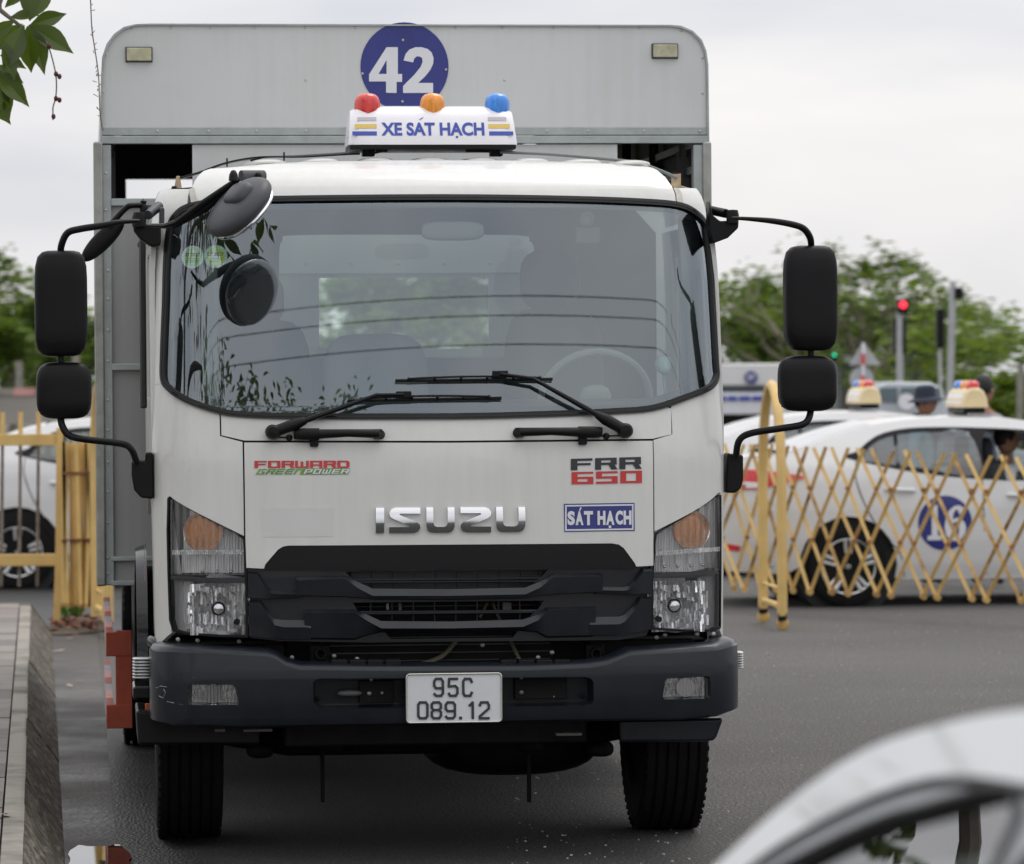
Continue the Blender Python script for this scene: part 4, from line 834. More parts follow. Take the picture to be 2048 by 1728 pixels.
for y0, y1, m_, o in ((255, 271, galv2, .006), (272.5, 288, galv2, .016)):
    a = G(203, y1); b = G(1415, y0 - 1); MB().box((a[0], BY - o, a[1]), (b[0], BY + .02, b[1])).obj('front_rail', m_, body, bev=.003)
# front wall with its openings
zt = G(800, 289)[1]; zbm = G(300, 1170)[1]; xl = G(205, 600)[0]; xr = G(1415, 600)[0]; xa = G(385, 340)[0]; xb = G(1235, 340)[0]; xc = G(222, 340)[0]; xd = G(1391, 340)[0]; zo = G(300, 397)[1]
wy0 = G(800, 555)[1]; wy1 = G(800, 698)[1]; wx0 = G(638, 600)[0]; wx1 = G(978, 600)[0]
panel('front_wall', [(xl, zbm), (xr, zbm), (xr, zt), (xd, zt), (xd, zo), (xb, zo), (xb, zt), (xa, zt), (xa, zo), (xc, zo), (xc, zt), (xl, zt)], BX.pt, galvlo, body, off=-.006, t=.02, holes=[[(wx0, wy1), (wx1, wy1), (wx1, wy0), (wx0, wy0)]], step=.5, bev=0)
panel('front_sheet', [(xa - .001, zo - .3), (xb, zo - .3), (xb, zt), (xa, zt)], BX.pt, galv, body, off=-.002, t=.003, holes=[[(wx0, wy1), (wx1, wy1), (wx1, wy0), (wx0, wy0)]] if zo - .3 < wy1 else [], step=0, bev=0)
for (x0, x1, y0, y1) in ((206, 222, 290, 1170), (1391, 1408, 290, 1170)): a = G(x0, y1); b = G(x1, y0); MB().box((a[0], BY - .012, a[1]), (b[0], BY + .05, b[1])).obj('corner_post', galvlo if 0 else galv2, body, bev=.003)
for (x0, x1, y0, y1) in ((222.3, 385, 397, 412), (222.3, 340, 727, 741), (222.3, 340, 1112, 1122), (222.3, 340, 1160, 1171), (1235, 1390.7, 397, 412)): a = G(x0, y1); b = G(x1, y0); MB().box((a[0], BY - .018, a[1]), (b[0], BY + .02, b[1])).obj('cross_rail', galv2, body, bev=.003)
for x0, x1 in ((193, 205.7), (1408.3, 1421)):
    a = G(x0, 1172); b = G(x1, 284); MB().box((a[0], BY - .03, a[1]), (b[0], BY + .03, b[1])).obj('corner_guard', M('aluminium_edge', (.33, .33, .31), .38, m=.6, var=.2, vs=12) if 'aluminium_edge' not in MATS else MATS['aluminium_edge'], body, bev=.008)
xs = G(196, 600)[0]; xe = G(1418, 600)[0]
for x in (xs + .01, xe - .01): MB().box((x - .01, BY + .035, zbm), (x + .01, BY + LEN, zt + .01)).obj('side_wall', galvlo, body, smooth=None)
MB().box((xs + .03, BY + .04, zbm), (xe - .03, BY + LEN, zbm + .08)).obj('box_floor', dark, body, smooth=None)
for i in range(7):
    y = BY + .35 + i * .93
    for sx, x in ((1, xs + .025), (-1, xe - .025)):
        MB().box((min(x, x + sx * .05), y, zbm + .08), (max(x, x + sx * .05), y + .06, zt - .01)).obj('wall_post', boxin, body, smooth=None)
    MB().tube([(max(xs + .05, min(xe - .05, a_ * .972)), y, b_ - .04) for a_, b_ in tq], .02, 6).obj('roof_hoop', boxin, body, smooth=None)
for sx, x in ((1, xs + .03), (-1, xe - .03)):
    for z in (zt + .005, zt - .1, zt - .45, zt - .9): MB().box((min(x, x + sx * .02), BY + .1, z - .012), (max(x, x + sx * .02), BY + LEN - .1, z + .018)).obj('wall_rail', galv2 if z > zt - .2 else boxin, body, smooth=None)
for sx, x in ((1, xs + .02), (-1, xe - .02)): MB().box((min(x, x + sx * .006), BY + .05, zbm), (max(x, x + sx * .006), BY + LEN - .05, zt - .01)).obj('wall_lining', boxin, body, smooth=None)
zr = L(300, 359, BY + LEN)[1]; xr0 = L(252, 380, BY + LEN)[0]
MB().prism([(xs + .02, zr), (xe - .02, zr), (xe - .02, zt + .25), (xe - .2, tq[8][1] - .03), (xs + .2, tq[8][1] - .03), (xs + .02, zt + .25)], lambda a_, b_, o_: Vector((a_, BY + LEN - o_, b_)), 0, .04).obj('rear_header', boxin, body, smooth=None)
for a, b in ((xs, xr0), (xe - (xr0 - xs), xe)): MB().box((a, BY + LEN - .04, zbm), (b, BY + LEN, zr)).obj('rear_post', boxin, body, smooth=None)
MB().box((xr0, BY + LEN - .03, zbm), (xe - (xr0 - xs), BY + LEN, zbm + .5)).obj('tailgate', galvlo, body, smooth=None)
riv = MB()
def rv(px, py, r_=.006, y=BY): riv.lathe([(r_, -.002), (r_ * .8, .0035), (r_ * .3, .005), (0, .005)], LP(px, py, y), (0, -1, 0), 8)
for x in (264, 342, 421, 510, 611, 711, 911, 1005, 1108, 1199, 1279, 1362): rv(x, 55.5 if x < 1300 else 61)
for x, y in ((212, 108), (206, 183), (207, 318), (1405, 115), (1405, 186), (611, 160), (1009, 160)): rv(x, y)
for x in (315, 417, 513, 611, 700, 1094, 1175, 1288): rv(x, 262, y=BY - .006)
for x, y in ((212, 346), (212, 420), (1400, 262), (1404, 400)): rv(x, y, y=BY - .012)
for y in (541, 598, 660, 722, 800, 860, 924, 984, 1046, 1116, 1147): rv(216, y, .0065, BY - .012)
for x in range(612, 1010, 92): rv(x, 527, y=BY + .002)
riv.obj('rivets', M('rivet_metal', (.5, .5, .49), .35, m=.6), body, smooth=40, kind='stuff')
for px, py in ((278, 109), (1330, 102)):
    c = LP(px, py, BY - .01); m_ = empty('box_marker_lamp'); m_.parent = truck
    MB().box(c - Vector((.054, .0, .031)), c + Vector((.054, .012, .031))).obj('lamp_frame', gry, m_, bev=.004); MB().box(c - Vector((.049, .014, .026)), c + Vector((.049, .0, .026))).obj('lamp_cover', M('aged_lens%d' % px, (.42, .40, .27), .3, coat=.4, var=.2, vs=30), m_, bev=.004)
# the number disc
dc = G(809, 133); dr = G(897, 133)[0] - dc[0]
disc = panel('number_disc', [(dc[0] + dr * math.cos(t * .1309), dc[1] + dr * 1.0 * math.sin(t * .1309)) for t in range(48)], BX.pt, blue, body, off=.003, t=.003, step=0, bev=0)
four = [(738, 163), (738, 149), (773, 94.5), (795.5, 94.5), (795.5, 148), (804, 148), (804, 164), (793, 164), (793, 186), (772, 185.5), (772, 163)]
hol = [(757, 148), (773, 148), (773, 120)]
FP = [G(*p) for p in four]; rs = [[Vector((*p, 0)) for p in FP], [Vector((*G(*p), 0)) for p in hol]]
mbv = [p for q in rs for p in q]; mk('lettering', [BX.pt(p.x, p.y, .0045) for p in mbv], [tuple(t) for t in geometry.tessellate_polygon(rs)], signw, disc, smooth=None)
two = [(807, 121), (811, 108), (819, 99), (831, 94.5), (843, 94.5), (855, 98), (863, 105), (867, 116), (866, 128), (861, 139), (851, 152), (836, 166), (866, 166), (866, 186), (806, 186), (806, 172), (829, 149), (841, 134), (845, 124), (844, 116), (839, 113), (833, 113), (828, 118), (826, 125)]
FP = [Vector((*G(*p), 0)) for p in two]; mk('lettering', [BX.pt(p.x, p.y, .0045) for p in FP], [tuple(t) for t in geometry.tessellate_polygon([FP])], signw, disc, smooth=None)
for x, y in ((806, 80), (725, 147), (892, 139), (805, 203)): MB().lathe([(.006, 0), (.004, .004), (0, .004)], LP(x, y, BY - .004), (0, -1, 0), 8).obj('disc_screw', MATS['rivet_metal'], disc)
# ---- running gear
def wheel(x, y, w, r_=.43, dual=False, name='wheel'):
    wl = empty(name); wl.parent = truck
    pr = [(r_ * .56, -w / 2 + .02), (r_ * .62, -w / 2), (r_ * .90, -w / 2 - .004), (r_ * .97, -w / 2 + .014)]
    gx = [-w / 2 + .03]
    k = 6
    for i in range(k):
        c_ = -w / 2 + w * (i + .5) / k
        pr += [(r_, c_ - w / k * .36), (r_, c_ + w / k * .30), (r_ - .009, c_ + w / k * .34), (r_ - .009, c_ + w / k * .5)]
    pr = pr[:-2] + [(r_ * .97, w / 2 - .014), (r_ * .90, w / 2 + .004), (r_ * .62, w / 2), (r_ * .56, w / 2 - .02)]
    MB().lathe(pr, (x, y, r_), (1, 0, 0), 48).obj('tyre', rubber, wl, smooth=30)
    MB().lathe([(0, w / 2 - .08), (r_ * .3, w / 2 - .08), (r_ * .35, w / 2 - .03), (r_ * .5, w / 2 - .06), (r_ * .56, w / 2 - .01), (r_ * .56, -w / 2 + .01), (r_ * .5, -w / 2 + .05), (0, -w / 2 + .05)], (x, y, r_), (1, 0, 0), 28).obj('rim', steel if dual else dark, wl)
    mb = MB()
    for i in range(60):
        a = 6.2832 * i / 60
        for sx in (-1, 1): c_ = Vector((x + sx * (w / 2 - .012), y + math.sin(a) * (r_ - .006), r_ + math.cos(a) * (r_ - .006))); mb.box(c_ - Vector((.012, .009, .004)), c_ + Vector((.012, .009, .004)), Matrix.Rotation(-a, 3, 'X'))
    mb.obj('tread_blocks', rubber, wl, smooth=None, kind='stuff')
AX = 1.12
xlw = L(378, 1680, AX)[0]; xrw = L(1327, 1655, AX)[0]
wheel(xlw, AX, .235); wheel(xrw, AX, .235)
for x in (xlw - .10, xlw + .16, xrw + .10, xrw - .16): wheel(x, 5.3, .22, dual=True, name='rear_wheel')
mb = MB(); mb.box((-.43, .5, .62), (-.36, 8.0, .86)); mb.box((.36, .5, .62), (.43, 8.0, .86)); mb.obj('chassis_rail', dark, truck, smooth=None)
MB().tube([(xlw, AX, .43), (-.5, AX, .36), (.5, AX, .36), (xrw, AX, .43)], .06, 8).obj('front_axle', dark, truck)
MB().tube([(xlw, 5.3, .43), (xrw, 5.3, .43)], .09, 10).lathe([(.2, -.1), (.22, 0), (.2, .1), (0, .15)], (0, 5.3, .43), (0, -1, 0), 20).obj('rear_axle', dark, truck)
for x in (-.4, .4): MB().tube([(x, .5, .55), (x, AX, .38), (x, 1.8, .55)], .045, 8, sm=5, flat=.5, up=(1, 0, 0)).obj('leaf_spring', dark, truck)
c = LP(1010, 1460, 1.3); MB().ball((c.x + .02, 1.35, c.z - .05), (.34, .35, .12), 2.6, 8).box((-.3, 1.0, .4), (.3, 2.0, .8)).obj('engine_sump', dark, truck)
MB().box((-1.06, 3.15, .36), (-.6, 4.3, .86)).box((.5, 2.6, .5), (.95, 3.8, .85)).obj('fuel_tank', dark, truck, bev=.03)
MB().box((-.5, .5, .40), (.5, .9, .8)).obj('steering_crossmember', dark, truck, bev=.02)
MB().box((-.62, 1.7, .40), (.62, 7.6, .66)).obj('belly_light_blocker', dark, truck, bev=.03)  # solid slab added to keep sky light off the ground below
for px in (645, 1058): a = LP(px, 1500, .9); MB().box((a.x - .008, .9, L(px, 1605, .9)[1]), (a.x + .008, .915, .5)).obj('hanging_strap', dark, truck, bev=.003)
for i, (px, py) in enumerate(((1060, 1490), (1200, 1497), (660, 1490), (520, 1500))): MB().ball(LP(px, py, .7), (.05, .05, .03), 3, 4).obj('axle_bracket', dark, truck)
# left wheel arch and mudguard
mb = MB(); arc = []
for t in range(17):
    a = R(20 + 155 * t / 16); arc.append((AX + .02 - math.cos(a) * .56, .44 + math.sin(a) * .60))
for sx in (-1, 1):
    xo = sx * 1.045; xi = sx * .70
    mb = MB().loft([[Vector((xo + sx * .012, y - .0, z)) for y, z in arc], [Vector((xo, y, z - .012)) for y, z in arc], [Vector((xi, y, z - .02)) for y, z in arc]], closed=False, caps=False); mb.obj('mudguard', gloss if sx < 0 else blk, truck, smooth=60)
    mb = MB(); lo = [[Vector((xo, y, z)), Vector((xo + sx * .03, y, z + .015)), Vector((xo + sx * .03, y, z + .055)), Vector((xo - sx * .01, y, z + .07))] for y, z in arc]; mb.loft(lo, True, True); mb.obj('wheel_arch_flare', gloss, truck, smooth=60)
    MB().box((sx * .96 - .05, .40, .60), (sx * .96 + .05, .62, .77)).obj('arch_front_panel', dark, truck, bev=.02)
# side underrun guard, red with pale reflector patches
for sx in (-1, 1):
    gd = empty('side_guard'); gd.parent = truck; x = sx * 1.14; ya = 3.0
    q = lambda px, py: LP(px, py, ya)
    if sx < 0:
        za, zb2 = q(230, 1262).z, q(230, 1442).z; x0, x1 = q(212, 1300).x, q(264, 1300).x
    MB().box((min(sx * abs(x1), sx * abs(x1) + .0) if 0 else (x1 - .07 if sx < 0 else -x1), ya, zb2), (x1 if sx < 0 else -x1 + .07, ya + .05, za)).obj('guard_post', redg, gd, bev=.004)
    for i, (zz, h_) in enumerate(((za - .03, .075), (zb2 + .045, .075))):
        for k_ in range(7):
            y0 = ya + k_ * .42; m_ = (redg, pinkg, greyg)[(k_ * 1) % 3] if k_ else redg
            xo = x0 if sx < 0 else -x0
            MB().box((min(xo, xo - sx * .03), y0, zz - h_), (max(xo, xo - sx * .03), y0 + .418, zz + h_ * .3)).obj('guard_rail', m_, gd, smooth=None)
        MB().box((min(x0, x1) if sx < 0 else -x1, ya - .003, zz - h_ - .002), (x1 if sx < 0 else -x0, ya + .047, zz + h_ * .3 + .002)).obj('guard_crossbar', redg, gd, bev=.004)
q = [Vector((-1.05, y, z)) for y, z in ((.62, 1.18), (.80, 1.18), (.80, 1.0), (.62, 1.0))]
def sidefn(a, b, o): return Vector((-1.041 - o, .80 - a, b))
text('lettering', 'FRR', sidefn, (.02, 1.06, .20, 1.12), tblack, truck, bold=.06, off=.004); text('lettering', '650', sidefn, (.02, .99, .20, 1.05), tred, truck, bold=.06, off=.004)
# ================================================================ GROUND
def wetmat(name, c1, c2, r1, r2, sc_, bs, bump, bd=.01):
    """surface with damp patches: the damp is darker and smoother"""
    mt, nt, o = newmat(name); p = N(nt, 'ShaderNodeBsdfPrincipled'); K(nt, p, 0, o, 0); t = N(nt, 'ShaderNodeTexCoord')
    n1 = N(nt, 'ShaderNodeTexNoise', ins={'Scale': sc_, 'Detail': 6., 'Roughness': .62}); K(nt, t, 'Object', n1, 0)
    n2 = N(nt, 'ShaderNodeTexNoise', ins={'Scale': bs, 'Detail': 3., 'Roughness': .7}); K(nt, t, 'Object', n2, 0)
    vo = N(nt, 'ShaderNodeTexVoronoi', ins={'Scale': bs * .8}); K(nt, t, 'Object', vo, 0)
    rp = N(nt, 'ShaderNodeValToRGB'); K(nt, n1, 0, rp, 0); rp.color_ramp.elements[0].position = .38; rp.color_ramp.elements[1].position = .62
    rp.color_ramp.elements[0].color = (*c1, 1); rp.color_ramp.elements[1].color = (*c2, 1)
    sp = N(nt, 'ShaderNodeMapRange', ins={1: .30, 2: .72, 3: .45, 4: 1.65}); K(nt, n2, 0, sp, 0)
    ml = N(nt, 'ShaderNodeVectorMath', operation='SCALE'); K(nt, rp, 0, ml, 0); K(nt, sp, 0, ml, 'Scale'); K(nt, ml, 0, p, 'Base Color')
    mr = N(nt, 'ShaderNodeMapRange', ins={1: .38, 2: .62, 3: r1, 4: r2}); K(nt, n1, 0, mr, 0); K(nt, mr, 0, p, 'Roughness')
    b = N(nt, 'ShaderNodeBump', ins={'Strength': bump, 'Distance': bd}); K(nt, vo, 0, b, 'Height'); K(nt, b, 0, p, 'Normal'); return mt
KB = [ground(130, 1728), ground(104, 1266)]; kd = (KB[1] - KB[0]).normalized(); kn = Vector((kd.y, -kd.x, 0))     # kn points to the road
def asphalt():
    mt, nt, o = newmat('asphalt'); p = N(nt, 'ShaderNodeBsdfPrincipled', ins={'Specular IOR Level': .4}); K(nt, p, 0, o, 0); g = N(nt, 'ShaderNodeNewGeometry')
    n0 = N(nt, 'ShaderNodeTexNoise', ins={'Scale': .45, 'Detail': 7., 'Roughness': .6}); K(nt, g, 'Position', n0, 0)
    r0 = N(nt, 'ShaderNodeMapRange', ins={1: .3, 2: .7, 3: .84, 4: 1.14}); K(nt, n0, 0, r0, 0)
    n1 = N(nt, 'ShaderNodeTexNoise', ins={'Scale': 75., 'Detail': 5., 'Roughness': .8}); K(nt, g, 'Position', n1, 0)
    rp = N(nt, 'ShaderNodeValToRGB'); K(nt, n1, 0, rp, 0); e = rp.color_ramp.elements; e[0].position = .40; e[0].color = (.030, .029, .029, 1); e[1].position = .66; e[1].color = (.42, .39, .35, 1); x = e.new(.50); x.color = (.092, .088, .085, 1); x = e.new(.58); x.color = (.13, .125, .118, 1)
    ml = N(nt, 'ShaderNodeVectorMath', operation='SCALE'); K(nt, rp, 0, ml, 0); K(nt, r0, 0, ml, 'Scale')
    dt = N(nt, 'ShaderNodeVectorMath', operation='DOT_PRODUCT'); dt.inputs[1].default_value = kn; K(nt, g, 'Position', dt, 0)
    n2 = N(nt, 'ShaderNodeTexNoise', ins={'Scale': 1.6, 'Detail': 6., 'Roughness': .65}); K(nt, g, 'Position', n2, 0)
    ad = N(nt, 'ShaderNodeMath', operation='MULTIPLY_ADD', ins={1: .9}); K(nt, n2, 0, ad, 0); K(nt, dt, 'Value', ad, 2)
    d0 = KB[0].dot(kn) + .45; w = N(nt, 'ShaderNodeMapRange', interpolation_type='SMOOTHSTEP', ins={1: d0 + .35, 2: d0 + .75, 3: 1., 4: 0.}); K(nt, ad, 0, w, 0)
    wc = N(nt, 'ShaderNodeMapRange', ins={1: 0., 2: 1., 3: 1., 4: .42}); K(nt, w, 0, wc, 0); m2 = N(nt, 'ShaderNodeVectorMath', operation='SCALE'); K(nt, ml, 0, m2, 0); K(nt, wc, 0, m2, 'Scale'); w2 = N(nt, 'ShaderNodeMapRange', interpolation_type='SMOOTHSTEP', ins={1: d0 + 1.7, 2: d0 + 2.9, 3: .42, 4: 1.}); K(nt, ad, 0, w2, 0); m3 = N(nt, 'ShaderNodeVectorMath', operation='SCALE'); K(nt, m2, 0, m3, 0); K(nt, w2, 0, m3, 'Scale'); K(nt, m3, 0, p, 'Base Color')  # w2: shade under and beside the truck, painted into the asphalt colour
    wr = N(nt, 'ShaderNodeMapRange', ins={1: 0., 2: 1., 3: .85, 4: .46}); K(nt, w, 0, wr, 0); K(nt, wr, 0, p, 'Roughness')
    vo = N(nt, 'ShaderNodeTexVoronoi', ins={'Scale': 85.}); K(nt, g, 'Position', vo, 0); b = N(nt, 'ShaderNodeBump', ins={'Strength': .8, 'Distance': .008}); K(nt, vo, 0, b, 'Height'); K(nt, b, 0, p, 'Normal'); return mt
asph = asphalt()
conc = wetmat('gutter_concrete', (.020, .019, .0175), (.048, .043, .037), .42, .75, 1.1, 60, .25)
def sheet(name, pts, z, mat, **k): return mk(name, [(x, y, z) for x, y in pts], [tuple(range(len(pts)))], mat, smooth=None, fix=False, kind='structure', **k)
sheet('ground', [(-200, -60), (250, -60), (250, 600), (-200, 600)], -.004, M('far_ground', (.10, .10, .07), .9, var=.3, vs=.2))
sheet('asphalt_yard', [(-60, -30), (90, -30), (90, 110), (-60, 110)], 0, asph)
KB = [ground(130, 1728), ground(104, 1266)]; kd = (KB[1] - KB[0]).normalized(); kn = Vector((kd.y, -kd.x, 0))     # kn points to the road
def kp(t, n_, z): p = KB[0] + kd * t + kn * n_; return Vector((p.x, p.y, z))
KE = (KB[1] - KB[0]).length + .25
GUT = [.245 + .02 * math.sin(i * .9) for i in range(40)]
gp = [kp(-18 + i * .9, 0, 0) for i in range(0, 36)]
g2 = [kp(-18 + i * .9, .19 + (.30 - .19) * max(0, (i * .9 - 18)) / 13, 0) for i in range(0, 36)]
sheet('gutter', [(p.x, p.y) for p in gp] + [(p.x, p.y) for p in g2[::-1]], .004, conc)
# slanted kerb, weathered
def kerbmat():
    mt, nt, o = newmat('kerb_concrete'); p = N(nt, 'ShaderNodeBsdfPrincipled', ins={'Roughness': .85}); K(nt, p, 0, o, 0); t = N(nt, 'ShaderNodeTexCoord')
    m_ = N(nt, 'ShaderNodeMapping'); m_.inputs['Scale'].default_value = (2.2, 2.2, 9.); m_.inputs['Rotation'].default_value = (R(35), 0, 0); K(nt, t, 'Object', m_, 0)
    n1 = N(nt, 'ShaderNodeTexNoise', ins={'Scale': 3.2, 'Detail': 8., 'Roughness': .72, 'Distortion': .4}); K(nt, m_, 0, n1, 0)
    rp = N(nt, 'ShaderNodeValToRGB'); K(nt, n1, 0, rp, 0); e = rp.color_ramp.elements; e[0].position = .36; e[0].color = (.024, .019, .013, 1); e[1].position = .68; e[1].color = (.27, .245, .20, 1)
    x = e.new(.50); x.color = (.080, .066, .046, 1)
    K(nt, rp, 0, p, 'Base Color'); n2 = N(nt, 'ShaderNodeTexNoise', ins={'Scale': 45., 'Detail': 4.}); K(nt, t, 'Object', n2, 0); b = N(nt, 'ShaderNodeBump', ins={'Strength': .7, 'Distance': .01}); K(nt, n2, 0, b, 'Height'); K(nt, b, 0, p, 'Normal'); return mt
kerbm = kerbmat(); kerbt = M('kerb_top_concrete', (.28, .26, .225), .85, dirt=(.10, .09, .075), vs=2.3, bump=.4, bs=40)
kerb = empty('kerb', kind='structure')
t = -17.5; KH = .20
rr_ = random.Random(3)
while t < KE - .05:
    t1 = min(t + .98, KE); a = t + .004; b = t1 - .004; s0 = lambda q: 1.0
    d_ = rr_.uniform(-.003, .003)
    end = b > KE - .5
    def sec(tt, f): return [kp(tt, 0 + d_, 0), kp(tt, -.142 * 1 + d_, KH * f), kp(tt, -.155, KH * f + .004 * f), kp(tt, -.215, KH * f + .004 * f), kp(tt, -.215, 0)]
    secs = [sec(a, 1), sec(b, 1)] if not end else [sec(a, 1), sec(b - .25, 1), sec(b - .08, .8), sec(b, .15)]
    o = MB().loft([x[:2] + [x[1], x[4]] for x in secs], True, True).obj('kerb_stone', kerbm, kerb, smooth=None)
    MB().loft([[x[1] + Vector((.0, 0, .0015)), x[2], x[3], x[4]] for x in secs], True, True).obj('kerb_top', kerbt, kerb, smooth=None, bev=.004)
    t = t1
# pavement of boards/slabs
pave = empty('pavement', kind='structure'); slabm = [M('paving_slab%d' % i, c, .8, var=.18, vs=5, streak=.3, bump=.3, bs=50) for i, c in enumerate([(.19, .17, .155), (.155, .14, .13), (.22, .20, .18)])]
mb = MB().box((-.22 - 7, -17.5, .0), (-.22, KE, .165)); 
mk('pavement_bed', [kp(y, x, z) for x, y, z in mb.v] if 0 else [kp(v.y, v.x, v.z) for v in mb.v], mb.f, M('bed', (.05, .045, .04), .9), pave, smooth=None)
y = -4.; meshes = {}
while y < KE - .3:
    for k_ in range(4):
        x1 = -.222 - k_ * .60; x0 = x1 - .594; dz = rr_.uniform(-.003, .003)
        mb = MB().box((x0, y, .165), (x1, y + .574, KH + .001 + dz)); mk('slab', [kp(v.y, v.x, v.z) for v in mb.v], mb.f, slabm[rr_.randrange(3)], pave, smooth=None, bev=0)
    y += .58
# puddle in the gutter
pm, nt, o = newmat('puddle_water'); p = N(nt, 'ShaderNodeBsdfPrincipled', ins={'Base Color': (.012, .011, .010, 1), 'Roughness': .01, 'IOR': 1.6, 'Specular IOR Level': 1.}); K(nt, p, 0, o, 0)
pts = []
for i in range(60):
    a = 6.2832 * i / 60; c_, s_ = math.cos(a), math.sin(a); c_ = abs(c_) ** .5 * (1 if c_ > 0 else -1); s_ = abs(s_) ** .5 * (1 if s_ > 0 else -1); p = KB[0] + kd * (-1.5 + 2.05 * s_ + .07 * math.sin(7 * a)) + kn * (.125 + .125 * c_ * (1 + .07 * math.sin(9 * a) + .05 * math.sin(17 * a + 1))); pts.append((p.x, p.y))
sheet('puddle', pts, .0085, pm)
# soil strip, litter, weeds near the gate
soil = [ground(100, 1272), ground(150, 1270), ground(215, 1262), ground(228, 1240), ground(150, 1222), ground(104, 1230)]
sheet('soil_strip', [(p.x, p.y) for p in soil], .008, M('soil', (.085, .065, .045), .95, var=.5, vs=9, bump=.6, bs=30))
lf = MB(); rn = random.Random(5)
for i in range(190):
    p = ground(rn.uniform(104, 215), rn.gauss(1250, 8), .012); w = rn.uniform(.02, .05); a = rn.uniform(0, 6.28); q = Matrix.Rotation(a, 3, 'Z') @ Matrix.Rotation(rn.uniform(-.7, .7), 3, 'X')
    lf.add([p + q @ Vector(v) + Vector((0, 0, .015)) for v in ((-w, 0, 0), (0, w * .45, .004), (w, 0, .008), (0, -w * .45, .004))], [(0, 1, 2, 3)])
gr_ = MB()
for i in range(700):
    px_, py_ = rn.uniform(1000, 2100), rn.uniform(1230, 1740); p = ground(px_, py_, .0); w = rn.uniform(.0015, .0045)
    gr_.box(p - Vector((w, w * .8, 0)), p + Vector((w, w * .8, w * 1.1)), Matrix.Rotation(rn.uniform(0, 3), 3, 'Z'))
gr_.obj('grit', M('grit_stone', (.42, .39, .35), .8, var=.4, vs=3), smooth=None, kind='stuff', label='loose pale grit scattered on the asphalt right of the truck')
lf.obj('leaf_litter', M('dry_leaf', (.15, .055, .03), .8, var=.5, vs=6), smooth=None, kind='stuff', label='brown dry leaf litter on the soil below the folded yellow gate')
for (px, py, s_) in ((140, 1372, .04), (160, 1362, .03), (115, 1303, .05), (136, 1278, .04), (180, 1381, .02), (1455, 1341, .012), (1622, 1352, .02), (8, 1632, .05), (1835, 1465, .02), (1700, 1290, .03)):
    p = ground(px, py, .012 if px > 60 else KH + .006); q = Matrix.Rotation(rn.uniform(0, 6), 3, 'Z')
    o = mk('fallen_leaf', [p + q @ Vector(v) * s_ for v in ((-1, 0, 0), (-.3, .4, .1), (.6, .35, .15), (1, 0, .3), (.5, -.35, .15), (-.4, -.35, .1))], [(0, 1, 2, 3, 4, 5)], M('pale_leaf%d' % px, rn.choice([(.40, .27, .20), (.30, .16, .10), (.45, .36, .26)]), .7), smooth=None)
    tag(o, 'small dry leaf lying %s' % {140: 'in the gutter, nearest the truck guard of a pair', 160: 'in the gutter beside its twin', 115: 'against the kerb in the gutter', 136: 'in the gutter just before the soil strip', 180: 'curled at the gutter edge by the truck', 1455: 'on asphalt right of the bumper', 1622: 'on the open asphalt right of the truck', 8: 'yellowish on the paving slabs', 1835: 'on asphalt above the silver car roof', 1700: 'on asphalt below the white car'}[px], 'leaf', 'fallen leaves on the ground')
wd = MB()
for i in range(46):
    b0 = ground(rn.uniform(118, 158), rn.uniform(1226, 1238), .01); h_ = rn.uniform(.05, .13); q = Matrix.Rotation(rn.uniform(0, 6.28), 3, 'Z'); w = h_ * .28
    wd.add([b0 + q @ Vector(v) for v in ((0, 0, 0), (h_ * .4, w, h_ * .7), (h_ * .9, 0, h_), (h_ * .4, -w, h_ * .6))], [(0, 1, 2, 3)])
wd.obj('weeds', M('weed_green', (.10, .20, .035), .6, var=.3, vs=20), smooth=None, kind='stuff', label='small green weeds at the foot of the yellow gate')
# ================================================================ FENCES
def fp(px, Y, z): d = at(px, 752, Y); return Vector((d.x, Y, z))
def slat(a, b, w=.018, th=.010):
    d = (b - a).normalized(); s_ = Vector((0, 1, 0)).cross(d).normalized() * w; y = Vector((0, th, 0))
    return MB().loft([[p + s_ - y, p + s_ + y, p - s_ + y, p - s_ - y] for p in (a, b)])
ef = empty('expanding_barrier', Matrix.Translation(fp(1560, 28.7, 0)), label='yellow metal accordion barrier stretched out in front of the white cars', cat='barrier'); EFI = ef.matrix_world.inverted(); bpy.context.view_layer.update()
def child(mb, name, mat, root, **k):
    mi = root.matrix_world.inverted(); mb.v = [mi @ v for v in mb.v]; return mb.obj(name, mat, root, **k)
def FY_(px): return 31.1 - (px - 1452) / 600 * 2.1
rustl = M('rusty_pivot', (.33, .15, .05), .7, var=.4, vs=30)
A_ = [1400, 1486, 1550, 1617, 1693.5, 1779.5, 1872, 1970.5, 2072, 2178]; B_ = [1385, 1465, 1519, 1583.5, 1661, 1751, 1844.5, 1941.5, 2040, 2142]
zb_, zt_ = .17, 1.235
rb = random.Random(4)
